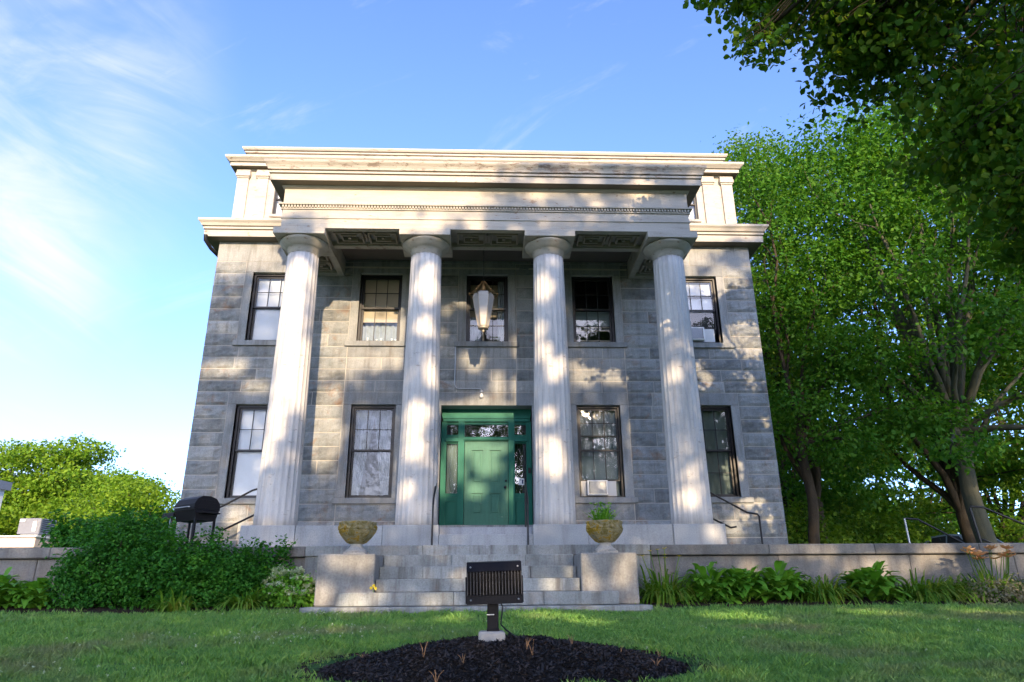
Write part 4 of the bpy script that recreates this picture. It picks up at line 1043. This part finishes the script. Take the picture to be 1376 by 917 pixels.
# plant in the right urn
T = Thing('urn_fern', 'bright green fern growing out of the right urn', 'plant', (1.89, UY, .99))
n = 46; az = RNG.uniform(0, 2*PI, n); b = np.stack([1.86+.1*np.cos(az), UY+.1*np.sin(az), np.full(n, .985)], -1)
strips('fronds', b, az+RNG.normal(0, .4, n), RNG.uniform(.18, .40, n), RNG.uniform(.8, 1.5, n), RNG.uniform(.0, .5, n), RNG.uniform(.02, .04, n), 'hosta', T.o, T.org, 5)
p = np.concatenate([np.array([[1.86+.28*math.cos(a)*q, UY+.2*math.sin(a)*q, 1.03+.3*h]]) for a, q, h in zip(RNG.uniform(0, 6.28, 260), RNG.uniform(0, .8, 260), RNG.uniform(0, 1, 260)**1.5)])
leaves_mesh('leaflets', p, RNG.uniform(.03, .06, len(p)), 'hosta', T.o, T.org, True)
# little yellow flower growing at the step joint
T = Thing('yellow_flower', 'small yellow flower growing at the foot of the left pedestal on the second step', 'flower', (BX-1.535, 10.88, -.02))
m = MB(); m.tube([(BX-1.535, 10.88, -.03), (BX-1.54, 10.87, .03), (BX-1.535, 10.86, .07)], .004, 5); T.part('stem', m, 'blade')
m = MB()
for zc, xo in ((.075, 0), (.045, -.035), (.04, .03)):
    for p in range(7):
        a = p*2*PI/7; d = Vector((math.cos(a), -.35, math.sin(a))); sd = Vector((-math.sin(a), 0, math.cos(a)))*.012; c = Vector((BX-1.535+xo, 10.86, zc))
        m.add([c, c+d*.014+sd*.7, c+d*.027, c+d*.014-sd*.7], [(0, 1, 2, 3)])
T.part('petals', m, 'yellow_flower')

# ================================================================== lawn blades
def lz_np(x, y): return np.array([lawn_z(a, b) for a, b in zip(x, y)])
N = 420000
u = RNG.uniform(0, 1, N); yy = 3.3*(11.6/3.3)**u; xx = RNG.uniform(-.84, .88, N)*yy+RNG.uniform(-.9, .9, N)
cl = np.array([noise.noise(Vector((a*.9, b*.9, 7))) for a, b in zip(xx, yy)])
land = (np.abs(xx-BX) < 2.52) & (yy > 10.48)
mound = (((xx-MCX)/MRX)**2 + ((yy-MCY)/MRY)**2) < 1.13*(1+.08*RNG.normal(size=N))
bed = ((yy > 11.02+.12*RNG.normal(size=N)) & (np.abs(xx-BX) > 2.55))
keep = ~(land | mound | bed); xx, yy, cl = xx[keep], yy[keep], cl[keep]; n = len(xx)
zz = lz_np(xx, yy) - .004
c2 = np.array([noise.noise(Vector((a*4.5, b*4.5, 17))) for a, b in zip(xx, yy)]); hh = RNG.uniform(.018, .046, n)*(1+.5*cl)*np.clip(1+1.1*c2, .5, 2.2)*(1+.05*(yy-4)); ww = RNG.uniform(.0022, .0045, n)*(yy/4.5)**.9
aa = RNG.uniform(0, 2*PI, n); lean = RNG.normal(0, .45, (n, 2))*hh[:, None]
V = np.stack([np.stack([xx-ww*np.cos(aa), yy-ww*np.sin(aa), zz], -1), np.stack([xx+ww*np.cos(aa), yy+ww*np.sin(aa), zz], -1),
              np.stack([xx+ww*.6*np.cos(aa)+lean[:, 0]*.45, yy+ww*.6*np.sin(aa)+lean[:, 1]*.45, zz+hh*.6], -1), np.stack([xx+lean[:, 0], yy+lean[:, 1], zz+hh], -1)], 1)
def grass_mat():
    k = NT('grass_blades'); isl = k.island(); v = k.coord(kind='Object')
    big = k.noise(v, .5, 4, .6, .4); med = k.noise(v, 2.6, 4, .65)
    c = k.ramp(k.math('ADD', k.math('MULTIPLY', isl, .4), k.math('MULTIPLY', med, .6), True), [(.2, (.085, .205, .05)), (.45, (.13, .30, .065)), (.62, (.195, .36, .075)), (.85, (.29, .39, .10))])
    dry = k.ramp(big, [(.50, (0, 0, 0)), (.66, (.7,)*3)])
    c = k.mix(dry, c, (.23, .225, .13))
    s1 = k.bsdf(c, .5, spec=.35); tr = k.new('ShaderNodeBsdfTranslucent'); k.link(k.mix(1, c, (1.4, 1.3, .4), 'MULTIPLY'), tr.inputs['Color'])
    ms = k.new('ShaderNodeMixShader'); ms.inputs[0].default_value = .3; k.link(s1, ms.inputs[1]); k.link(tr.outputs[0], ms.inputs[2]); return k.done(ms.outputs[0])
M['grass'] = grass_mat()
tag(raw_mesh('grass', V, 4, 'grass'), 'short mown green grass of the front lawn', 'grass', None, 'stuff')
# white clover heads scattered in the lawn at the left
def clover(cx, cy, sx, sy, n): return np.stack([RNG.normal(cx, sx, n), RNG.normal(cy, sy, n)], -1)
cp = np.concatenate([clover(-2.5, 7.2, .75, .35, 70), clover(-3.1, 5.3, .5, .2, 16), clover(-2.6, 10.2, .5, .3, 26), clover(-1.2, 8.2, .8, .5, 22), clover(3.2, 7, 2, 1.2, 18)])
cz = lz_np(cp[:, 0], cp[:, 1])+RNG.uniform(.035, .06, len(cp))
c3 = np.repeat(np.column_stack([cp, cz]), 10, 0)+RNG.normal(0, .0055, (len(cp)*10, 3))
tag(raw_mesh('clover_flowers', leaf_simple(c3, RNG.uniform(.007, .013, len(c3)), .8, .4), 4, 'pale_flower'), 'tiny white clover heads scattered in the lawn', 'clover', None, 'stuff')

# ================================================================== trees
def branch(m, a, b, ra, rb, sag=0.0, wob=.12, n=7, seg=7):
    a, b = Vector(a), Vector(b); L = (b-a).length; pts = []; rr = []
    for i in range(seg+1):
        t = i/seg; p = a.lerp(b, t); w = math.sin(PI*t)*L*wob
        p += Vector((noise.noise(a*1.3+Vector((t*2, 0, 5))), noise.noise(a*1.7+Vector((0, t*2, 9))), sag*math.sin(PI*t)*L/max(w, 1e-3)*.0))*w
        p.z += sag*math.sin(PI*t)*L; pts.append(p); rr.append(ra+(rb-ra)*t**.8)
    m.tube(pts, rr, n, False); return pts
def tree(name, label, base, blobs, nleaf, size, mat, tr=.25, fork=None, bark='bark_dark', group='trees beside and behind the house', clump=.33, per=26, flat=.5, extra=None, fine=False, keep=None, twigs=40):
    T = Thing(name, label, 'tree', base, group); m = MB(); bx, by, bz = base
    fork = fork or (bx+random.uniform(-.3, .3), by, bz+(blobs[0][2]-bz)*.5)
    branch(m, (bx, by, bz-.2), fork, tr, tr*.75, 0, .06, 12)
    m.tube([(bx, by, bz-.3), (bx, by, bz+.05), (bx, by, bz+.5)], [tr*1.6, tr*1.3, tr], 12)
    for b in blobs:
        end = (b[0]+random.uniform(-.3, .3)*b[3], b[1]+random.uniform(-.3, .3)*b[4], b[2]+b[5]*.4)
        pts = branch(m, fork, end, tr*.5, tr*.1, .04, .15, 8)
        for k in range(max(2, int(twigs/len(blobs)))):
            p = pts[random.randint(3, len(pts)-1)]; d = Vector(unit(RNG.normal(size=3)))
            branch(m, p, (b[0]+d.x*b[3]*.9, b[1]+d.y*b[4]*.9, b[2]+d.z*b[5]*.8), tr*.14, tr*.03, .03, .2, 5, 5)
    if extra: extra(m)
    T.part('trunk', m, bark)
    p, d = blob_pts(blobs, nleaf, clump, per, .35, flat)
    if keep is not None: k = keep(p); p, d = p[k], d[k]
    leaves_mesh('crown', p, RNG.uniform(.6, 1.3, len(p))*size, mat, T.o, T.org, fine, outward=d*.7)
    return T
def crown(cx, cy, zlo, zhi, r, k=7, sq=1.0):
    """a stack of overlapping irregular blobs between zlo and zhi"""
    out = []
    for i in range(k):
        t = (i+.5)/k; z = zlo+(zhi-zlo)*t; w = math.sin(PI*min(1, .18+.8*t))**.7
        a = i*2.4; q = r*.55*w
        rr = r*(.42+.3*w)*random.uniform(.75, 1.1)
        out.append((cx+q*math.cos(a), cy+q*math.sin(a)*sq, z, rr, rr, max(.8, (zhi-zlo)/k*.95)))
    return out
g = .55
# left, sunlit, beyond the low building
GL = 'sunlit trees at the left behind the low building'
tree('leafy_tree', 'tall sunlit tree at the far left edge above the low building', (-31.5, 45, g), crown(-31.5, 45, 2.0, 8.7, 5.2, 9), 26000, .23, 'sunny', .3, group=GL)
tree('leafy_tree', 'rounded sunlit tree directly above the grey rooftop unit', (-26, 44, g), crown(-26, 44, 2.2, 8.8, 4.2, 9), 24000, .23, 'sunny', .25, group=GL)
tree('leafy_tree', 'lower sunlit tree nearest the left corner of the house', (-20.2, 40, g), crown(-20.2, 40, 1.6, 6.0, 3.0, 7), 17000, .2, 'sunny', .2, group=GL)
tree('leafy_tree', 'pale yellow green tree standing close behind the big shrub, left of the house', (-14.6, 30, g), crown(-14.6, 30, 1.0, 4.0, 2.4, 7), 15000, .16, 'sunny', .15, group=GL)
tree('leafy_tree', 'distant tree glimpsed between the two tallest left trees', (-36, 62, g), crown(-36, 62, 2, 9, 6, 7), 6000, .5, 'wood2', .3, group=GL)
shrub('shrub', 'dark green shrub behind the left coping, right of the rooftop unit', 'shrub', [(-8.2, 14.4, .98, .36, .4, .48), (-7.7, 14.6, .95, .5, .5, .48), (-7.2, 14.8, .9, .5, .5, .4)], 5000, .09, 'bush', (-8.4, 14.5, .69), stems=6)
shrub('shrub', 'dark shrub on the terrace between the grill and the pale yellow green tree', 'shrub', [(-9.0, 19.0, 1.3, .9, .7, .75), (-7.9, 18.6, 1.2, .6, .6, .6)], 3000, .11, 'bush', (-8.5, 18.8, .69), stems=6)
# right, the wood beside the house
def beech(m):
    branch(m, (14.2, 20.2, 4.3), (12.4, 20, 11.5), .14, .05, .02, .08, 10); branch(m, (13.7, 20.2, 6.4), (13.5, 20.6, 12.5), .09, .04, .02, .07, 10); branch(m, (14.3, 20.2, 4.2), (15.3, 20.4, 11.5), .09, .04, .03, .08, 9)
    branch(m, (14.4, 20.2, 3.4), (11.6, 19.5, 6.0), .08, .03, .05, .1, 7); branch(m, (14.4, 20.2, 3.6), (17.5, 19.5, 7.5), .09, .03, .05, .1, 7)
tree('beech_tree', 'large smooth grey trunked beech leaning and forking at the right behind the terrace', (14.5, 20.2, g), [(12.2, 20.5, 13.5, 2.4, 2.2, 2.2), (15, 20.5, 14.5, 2.6, 2.2, 2.2), (17, 20, 11.5, 2.2, 2, 1.8), (13.8, 21.5, 11, 2.0, 1.5, 1.6), (16.6, 19.6, 7.6, 1.7, 1.4, 1.2), (11.6, 19.4, 6.4, 1.3, 1.2, .9), (15.2, 18.6, 9.6, 1.6, 1, 1.1), (13.4, 18.9, 8.2, 1.1, .7, .6), (16.4, 18.2, 5.2, 1.4, 1, .8), (12.9, 18.8, 4.4, 1.1, .8, .5), (12.2, 18.6, 11.0, 1.3, .8, .9), (14.2, 18.2, 12.2, 1.5, .9, 1.0), (13.0, 18.4, 9.6, .9, .6, .5), (15.8, 18.4, 7.6, 1.2, .8, .7), (17.2, 18.6, 9.4, 1.4, 1, 1.0), (13.2, 17.8, 6.4, 1.2, .6, .5), (14.6, 17.5, 7.4, 1.2, .6, .5), (12.2, 18.0, 8.6, 1.3, .6, .6), (14.3, 17.6, 10.6, 1.4, .7, .7), (15.9, 17.6, 3.6, 1.2, .7, .5), (12.4, 17.6, 3.4, 1.0, .7, .4)], 46000, .16, 'wood1', .28, (14.25, 20.2, 4.4), 'bark_grey', extra=beech)
tree('maple_tree', 'dark trunked maple close to the right corner of the house', (9.25, 20, g), [(9.6, 20.3, 5.2, 1.5, 1.4, 1.0), (10.6, 19.8, 6.8, 1.5, 1.4, 1.0), (9.4, 20.6, 8.6, 1.6, 1.4, 1.2), (10.8, 20.2, 9.8, 1.7, 1.4, 1.2), (9.7, 20.6, 11.6, 1.6, 1.4, 1.3), (10.5, 19.6, 3.9, 1.3, 1.2, .6), (9.0, 20, 13.2, 1.2, 1.2, 1.2), (12.2, 19.6, 4.8, 1.2, 1.2, .7)], 24000, .14, 'wood1', .17, (9.4, 20.2, 4.0))
tree('tall_tree', 'tall tree with a yellow green top rising above the right end of the roof', (12.8, 27, g), crown(12.8, 27, 5, 19.5, 3.6, 10), 30000, .18, 'wood2', .28)
tree('tall_tree', 'tall green tree behind the grey trunked beech', (18, 26, g), crown(18, 26, 4, 20, 4.6, 11), 30000, .2, 'wood1', .3)
tree('tall_tree', 'tree at the right edge below the overhanging branches', (22, 24, g), crown(22, 24, 2.5, 14, 4.2, 9), 26000, .18, 'wood2', .26)
tree('tall_tree', 'rear tree seen between the dark maple trunk and the beech', (16, 37, g), crown(16, 37, 1.8, 17, 5.5, 10), 24000, .26, 'wood1', .3)
tree('tall_tree', 'far tree at the right edge behind the parked car', (27, 36, g), crown(27, 36, 1.8, 16, 6.0, 10), 22000, .28, 'wood2', .3)
tree('tall_tree', 'bushy tree low behind the stair rails', (19.5, 42, g), crown(19.5, 42, 1.0, 11, 5.5, 8), 11000, .36, 'wood1', .25)
tree('tall_tree', 'bushy far tree seen left of the beech trunk', (24, 52, g), crown(24, 52, 1.0, 12, 6.5, 8), 10000, .45, 'wood2', .25)
tree('tall_tree', 'bushy far tree right of the dark maple trunk, low behind the coping', (30, 48, g), crown(30, 48, .8, 13, 5.5, 9), 16000, .32, 'wood1', .25)
tree('tall_tree', 'narrow tree just behind the right wall of the house', (11.4, 33, g), crown(11.4, 33, 1.5, 15, 3.4, 9), 20000, .21, 'wood1', .2)
for x, y, r, h, lab in ((22, 40, 3.5, 6.5, 'tall bushy green shrub far behind the parked car'), (18, 36, 2.6, 5.0, 'tall leafy shrub in the shade left of the beech trunk'), (11.2, 26, 1.6, 2.6, 'low leafy shrub under the trees near the right corner of the house'), (19.5, 33, 2.2, 3.2, 'sunny yellow green shrub behind the parked car'), (15.3, 28, 1.7, 2.4, 'low leafy shrub seen between the two stair rails'), (25, 31, 2.4, 3.0, 'low leafy shrub under the trees at the right edge')):
    shrub('understory_shrub', lab, 'shrub', [(x, y, h*.45+.6, r, r*.8, h*.5), (x+r*.7, y, h*.35+.6, r*.6, r*.6, h*.4), (x-r*.7, y+.3, h*.35+.6, r*.6, r*.6, h*.4)], 3200, .2, 'wood2', (x, y, .6), 'shrubs under the trees', False, .3, 0, 6)
# far treeline closing the horizon
tl = [(x, 95+random.uniform(-8, 8), 4.0, 9, 6, random.uniform(4, 8)) for x in range(-110, 120, 9)]
p, d = blob_pts(tl, 26000, .9, 12, .5)
tag(raw_mesh('far_woods', leaf_simple(p, RNG.uniform(.6, 1.2, len(p))*1.1), 4, 'wood1'), 'distant mass of trees closing the horizon', 'woods', None, 'stuff')

# overhanging tree near the camera: its crown spreads above and behind the camera, with gaps cut to place the sun patches
GAPS = [(-0.59,12.75,2.77,0.82,8), (-0.19,11.74,1.49,0.27,4), (1.84,11.69,0.26,0.15,2), (2.65,13.26,0.61,0.16,2), (4.56,13.21,0.61,0.08,2), (3.24,12.54,0.25,0.12,2), (5.71,12.58,0.28,0.12,2), (2.41,16.49,9.16,0.3,8), (-4.29,15.07,1.02,1.16,8), (9.02,15.11,0.77,1.2,8), (-4.35,13.33,1.26,0.4,8), (8.3,13.47,0.57,0.29,4), (9.37,13.48,0.32,0.14,2), (-3.79,12.86,1.01,0.44,5), (-4.06,9.76,0.64,0.19,2), (-3.18,9.28,0.33,0.15,2), (-3.14,6.07,0.37,0.41,3), (-1.32,10.43,0.47,1.02,5), (-0.3,10.04,0.75,0.28,4), (-1.4,8.35,0.36,1.13,3), (-0.35,10.94,0.61,0.5,5), (0.27,10.78,0.17,0.37,2), (2.18,9.99,0.26,0.32,2), (2.77,9.31,0.19,0.43,2), (1.45,11.35,0.1,0.08,2), (2.43,8.96,0.22,0.15,2), (2.29,8.77,1.03,0.12,4), (2.3,7.91,0.77,0.24,3), (1.9,7.57,0.15,0.55,2), (2.58,7.57,0.37,0.29,2), (2.31,6.94,0.25,0.2,2), (1.49,7.21,0.09,0.55,2), (4.4,11.33,0.12,0.11,2), (5.07,9.7,0.46,0.26,2), (5.67,9.61,0.3,0.22,2), (5.91,11.09,0.14,0.25,2), (5.12,10.81,0.27,0.1,2), (7.98,13.1,0.53,0.32,3), (8.74,12.22,0.36,0.49,2), (9.07,12.1,0.18,0.2,2), (9.35,11.86,0.08,0.09,2), (8.39,10.08,0.1,0.08,2), (8.87,6.46,0.51,0.25,2), (9.26,6.02,0.23,0.29,2), (8.34,5.82,0.18,0.17,2), (8.68,6.11,0.16,0.14,2), (-2.26,9.57,0.31,1.17,3), (-2.02,8.28,0.38,0.88,3), (-2.46,6.6,0.23,0.37,2), (-2.1,10.71,0.2,0.3,2), (-2.26,7.31,0.22,0.51,2), (0.81,10.4,0.22,0.45,2), (0.68,7.31,0.23,0.36,2), (0.64,6.65,0.23,0.34,2), (0.96,8.3,0.14,0.27,2), (0.76,9.32,0.2,0.21,2), (0.51,5.77,0.11,0.21,2), (3.26,9.34,0.15,0.23,2), (3.61,8.39,0.21,0.26,2), (3.42,7.32,0.17,0.15,2), (3.51,6.45,0.26,0.37,2), (3.21,6.76,0.12,0.17,2), (3.41,10.33,0.2,0.33,2), (3.35,8.82,0.15,0.16,2), (6.22,10.74,0.17,0.17,2), (6.24,10.18,0.26,0.17,2), (6.15,9.54,0.25,0.18,2), (6.33,6.09,0.12,0.15,2), (6.35,5.58,0.22,0.21,2), (6.22,8.32,0.11,0.15,2), (6.54,4.82,0.19,0.13,2), (-0.39,3.39,0.35,0.1,3), (-0.71,2.89,0.13,0.16,2), (3.81,3.39,0.09,0.12,2), (3.65,3.15,0.12,0.16,2), (3.23,3.02,0.12,0.11,2), (3.85,2.78,0.08,0.09,2), (1.27,3.25,0.15,0.1,2), (2.63,3.08,0.12,0.11,2), (-0.08,2.81,0.34,0.07,3), (0.84,2.77,0.22,0.04,2), (3.08,3.33,0.11,0.08,2), (8.54,3.65,0.6,0.17,2), (10.01,3.82,0.82,0.17,3), (6.34,3.64,0.17,0.12,2), (10.19,3.17,0.53,0.23,2), (7.41,3.9,0.52,0.06,2), (1.03,1.53,0.02,0.03,2), (1.03,2.24,0.19,0.14,2), (2.18,2.31,0.41,0.19,2), (2.5,2.06,0.28,0.13,2), (4.69,2.26,0.4,0.15,2), (6.64,2.32,0.4,0.15,2), (8.25,2.34,0.5,0.14,2), (-0.34,2.69,0.18,0.18,2), (-0.83,2.9,0.12,0.2,2), (10.3,8.5,0.6,2.0,2), (10.22,11.44,0.2,0.17,2), (7.96,9.11,0.19,0.13,2), (7.95,12.5,0.22,0.16,2), (9.1,12.36,0.26,0.26,2), (8.98,9.71,0.23,0.13,2), (9.47,8.49,0.26,0.13,2), (9.84,11.79,0.16,0.26,2), (10.42,7.1,0.23,0.12,2), (9.31,9.4,0.15,0.17,2), (10.22,8.74,0.14,0.23,2), (9.15,11.39,0.16,0.17,2), (10.2,9.79,0.2,0.16,2), (7.84,12.13,0.13,0.26,2), (8.9,12.23,0.18,0.27,2), (9.47,8.32,0.24,0.23,2), (9.85,9.55,0.16,0.22,2), (8.12,10.81,0.22,0.18,2), (10.2,8.07,0.18,0.25,2), (8.94,10.92,0.22,0.27,2), (10.78,10.98,0.25,0.14,2), (9.94,11.66,0.18,0.21,2), (9.24,12.27,0.17,0.18,2), (7.8,9.31,0.22,0.27,2), (10.57,8.8,0.28,0.15,2), (10.27,7.86,0.18,0.13,2), (10.37,11.56,0.14,0.2,2), (8.0,9.6,0.4,0.6,2), (9.2,10.6,0.9,0.7,2), (8.6,7.2,0.35,0.5,2)]
GA = np.array(GAPS, dtype=float)
def sun_open(p, grow=.10):
    """True where a leaf at p would stand in one of the gaps of the crowns (measured along the sun's rays)"""
    u = p[:, 0]+SUNV[0]*p[:, 1]; v = p[:, 2]+SUNV[2]*p[:, 1]; hit = np.zeros(len(p), bool)
    jit = 1+.12*RNG.normal(size=len(p))
    for a, b, ra, rb, e in GA:
        A_, B_ = max(ra+grow, .03), max(rb+grow, .03); hit |= ((np.abs(u-a)/(A_*jit))**e + (np.abs(v-b)/(B_*jit))**e) < 1
    return hit
over = [(5.5, 8.0, 9.0, 1.7, 1.6, 1.2), (4.4, 7.7, 8.9, 1.0, .9, .7), (6.6, 8.2, 7.7, 1.5, 1.5, 1.0), (7.5, 8.2, 6.3, 1.3, 1.3, .9), (8.0, 8.2, 4.9, 1.0, 1.1, .8), (8.8, 8.8, 8.4, 1.8, 1.6, 1.4), (7.4, 7.0, 9.0, 1.6, 1.4, 1.2), (9.6, 9.5, 6.2, 1.4, 1.4, 1.2), (5.6, 7.6, 7.7, .8, .8, .5), (8.4, 7.6, 3.9, .7, .8, .6), (9.2, 8.4, 5.0, 1.2, 1.2, 1.0), (6.0, 6.0, 9.2, 1.4, 1.2, .8), (7.3, 7.6, 4.9, .8, .8, .7), (6.7, 7.8, 5.9, .8, .8, .6), (8.6, 8.0, 3.2, .7, .9, .5), (9.4, 8.6, 3.9, .9, .9, .8), (5.3, 7.9, 8.0, .7, .7, .5), (3.75, 7.9, 8.75, .62, .6, .36), (4.1, 7.9, 7.75, .4, .5, .3)]
T = Thing('overhanging_tree', 'leafy tree whose dark drooping branches hang into the upper right corner', 'tree', (11.5, -2.0, -.6))
m = MB(); fk = (10.2, -1.0, 5.2); branch(m, (11.5, -2, -1), fk, .42, .30, 0, .05, 14)
for b in over:
    e = (b[0]-.5*b[3], b[1], b[2]-.1*b[5]); pts = branch(m, fk, (b[0]+.2, b[1], b[2]+.2), .10, .03, .10, .1, 8, 9)
    for k in range(9):
        d_ = Vector(unit(RNG.normal(size=3))); q = pts[random.randint(6, 9)]; branch(m, q, (b[0]+d_.x*b[3]*.95, b[1]+d_.y*b[4], b[2]+d_.z*b[5]*.8-.15), .018, .004, .02, .15, 5, 5)
for e in ((12, -1, 12), (13, -6, 11)): branch(m, fk, e, .16, .04, .05, .1, 8, 8)
T.part('trunk', m, 'bark_dark')
p, d = blob_pts(over, 44000, .15, 16, .3, .8)
m = MB(); cc = p.reshape(-1, 16, 3).mean(1); bo = np.array(over)[:, :3]
for c in cc[RNG.permutation(len(cc))[:900]]:
    b = bo[np.argmin(((bo-c)**2).sum(1))]; s = b+(c-b)*.25; e = c+(c-b)*.06; mid = (s+e)/2+np.array([0, 0, .12])+RNG.normal(0, .05, 3)
    m.tube([s, mid, e], [.009, .006, .002], 4, False)
T.part('twigs', m, 'bark_dark')
k = ~sun_open(p, -.14); p, d = p[k], d[k]
leaves_mesh('foliage', p, RNG.uniform(.7, 1.25, len(p))*.118, 'maple', T.o, T.org, True, asp=.72, up=.25, droop=.5)
GB = 'street trees behind the camera'  # unseen trees, crowns gapped so sun patches land at chosen spots
for x, r, zt, lab in ((0.6, 6.6, 18.9, 'street tree behind the camera shading the left half of the front'), (11.2, 7.2, 19.4, 'street tree behind the camera shading the right half of the front'), (23, 7.2, 20.5, 'street tree behind the camera shading the woods on the right')):
    ty = -18.5
    T = Thing('street_tree', lab, 'tree', (x, ty, -1), GB); m = MB(); branch(m, (x, ty, -1.2), (x+.3, ty, 7), .4, .25, 0, .04, 12)
    for a in range(6): branch(m, (x+.2, ty, 4+a*.5), (x+r*.6*math.cos(a*1.1), ty+1.2*math.sin(a*1.1), 9+a*1.3), .09, .03, .03, .1, 7)
    T.part('trunk', m, 'bark_dark')
    N = 52000; q = RNG.uniform(-1, 1, (N, 3)); q = q[(np.abs(q)**np.array([3.2, 2, 3.6])).sum(1) < 1]
    p = q*np.array([r, 2.4, (zt-2.4)/2])+np.array([x, ty, (zt+2.4)/2]); p = p[~sun_open(p, .06)]
    if x > 20: p = p[np.array([noise.noise(Vector(tuple(c*.55))) for c in p]) > -.2]
    leaves_mesh('crown', p, RNG.uniform(.22, .40, len(p)), 'wood1', T.o, T.org)

# ================================================================== sky, sun, camera
sv = Vector(SUNV).normalized(); el = math.asin(sv.z); az = math.atan2(sv.x, sv.y)
W = bpy.data.worlds.new('World'); SC.world = W; W.use_nodes = True; t = W.node_tree; t.nodes.clear()
def wn(typ, **kw):
    n = t.nodes.new(typ)
    for k, v in kw.items(): setattr(n, k, v)
    return n
sky = wn('ShaderNodeTexSky', sky_type='NISHITA', sun_disc=False, sun_elevation=el, sun_rotation=az, air_density=.62, dust_density=.8, ozone_density=2.2, altitude=0)
tc = wn('ShaderNodeTexCoord'); sep = wn('ShaderNodeSeparateXYZ'); t.links.new(tc.outputs['Generated'], sep.inputs[0])
def wm(op, a, b=0.0, clamp=False):
    n = wn('ShaderNodeMath', operation=op); n.use_clamp = clamp
    for s, v in zip(n.inputs, (a, b)):
        if isinstance(v, bpy.types.NodeSocket): t.links.new(v, s)
        else: s.default_value = v
    return n.outputs[0]
X, Y, Z = sep.outputs
yy_ = wm('MAXIMUM', Y, .05); U = wm('DIVIDE', X, yy_); V_ = wm('DIVIDE', Z, yy_)
cb = wn('ShaderNodeCombineXYZ'); t.links.new(U, cb.inputs[0]); t.links.new(V_, cb.inputs[1])
def wnoise(scale, rot, sc, detail=8, rough=.6, dist=.8, off=(0, 0, 0)):
    mp = wn('ShaderNodeMapping'); mp.inputs['Rotation'].default_value = (0, 0, rad(rot)); mp.inputs['Location'].default_value = off
    m2 = wn('ShaderNodeMapping'); m2.inputs['Scale'].default_value = scale; t.links.new(mp.outputs[0], m2.inputs['Vector'])
    t.links.new(cb.outputs[0], mp.inputs['Vector']); n = wn('ShaderNodeTexNoise'); n.inputs['Scale'].default_value = sc; n.inputs['Detail'].default_value = detail
    n.inputs['Roughness'].default_value = rough; n.inputs['Distortion'].default_value = dist; t.links.new(m2.outputs[0], n.inputs['Vector']); return n.outputs['Fac']
def mapr(v, a, b, c=0.0, d=1.0):
    n = wn('ShaderNodeMapRange', interpolation_type='SMOOTHSTEP'); t.links.new(v, n.inputs[0])
    for i, q in enumerate((a, b, c, d)): n.inputs[i+1].default_value = q
    return n.outputs[0]
# broad band of cirrus on the left, thin wisps elsewhere
band = mapr(wm('ADD', wm('MULTIPLY', U, 1.0), wm('MULTIPLY', V_, .18)), -.26, -.62)
ci = mapr(wnoise((1.0, 3.6, 1), 32, 2.0, 9, .62, .7), .38, .72)
body = mapr(wnoise((1, 1.3, 1), 20, 1.6, 5, .5, .3, (3, 1, 0)), .30, .62)
f1 = wm('MULTIPLY', band, wm('MULTIPLY', wm('ADD', wm('MULTIPLY', ci, .75), .25), body))
w2 = wm('MULTIPLY', mapr(wnoise((1, 2.4, 1), -28, 3.0, 9, .65, .6, (7, 2, 0)), .56, .80), .35)
haze = mapr(V_, .42, .02, 0, .42)
cf = wm('ADD', wm('MULTIPLY', f1, 1.25), w2, True)
CLOUD = (1.75, 1.85, 2.0, 1)
mx = wn('ShaderNodeMix', data_type='RGBA'); t.links.new(cf, mx.inputs[0]); tint = wn('ShaderNodeMix', data_type='RGBA', blend_type='MULTIPLY'); tint.inputs[0].default_value = 1; t.links.new(sky.outputs[0], tint.inputs[6]); tint.inputs[7].default_value = (.88, .92, 1.13, 1); t.links.new(tint.outputs[2], mx.inputs[6]); mx.inputs[7].default_value = CLOUD
bg = wn('ShaderNodeBackground'); bg.inputs['Strength'].default_value = .138; t.links.new(mx.outputs[2], bg.inputs['Color'])
wo = wn('ShaderNodeOutputWorld'); t.links.new(bg.outputs[0], wo.inputs['Surface'])
L = bpy.data.lights.new('sun', 'SUN'); L.energy = 2.2; L.angle = rad(.45); L.color = (1.0, .75, .47)
lo = bpy.data.objects.new('sun', L); COL.objects.link(lo); lo.rotation_euler = (-sv).to_track_quat('-Z', 'Y').to_euler(); lo.location = sv*60
cam = bpy.data.cameras.new('camera'); cam.sensor_width = 36; cam.lens = 930/1376*36; cam.clip_end = 2000; cam.clip_start = .05
co = bpy.data.objects.new('camera', cam); COL.objects.link(co)
yaw, pit, rol = rad(2.2), rad(19.8), rad(-.42)
f = Vector((math.sin(yaw)*math.cos(pit), math.cos(yaw)*math.cos(pit), math.sin(pit))); r0 = Vector((math.cos(yaw), -math.sin(yaw), 0)); u0 = r0.cross(f)
r = r0*math.cos(rol)+u0*math.sin(rol); u = u0*math.cos(rol)-r0*math.sin(rol)
from mathutils import Matrix
co.matrix_world = Matrix(((r.x, u.x, -f.x, 0), (r.y, u.y, -f.y, 0), (r.z, u.z, -f.z, 0), (0, 0, 0, 1)))
SC.camera = co
SC.view_settings.view_transform = 'Standard'; SC.view_settings.look = 'None'; SC.view_settings.exposure = 2.08; SC.view_settings.gamma = 1
SC.cycles.use_denoising = True; SC.cycles.max_bounces = 7; SC.cycles.transparent_max_bounces = 12; SC.cycles.diffuse_bounces = 3; SC.cycles.glossy_bounces = 3; SC.cycles.transmission_bounces = 4; SC.cycles.sample_clamp_indirect = 4
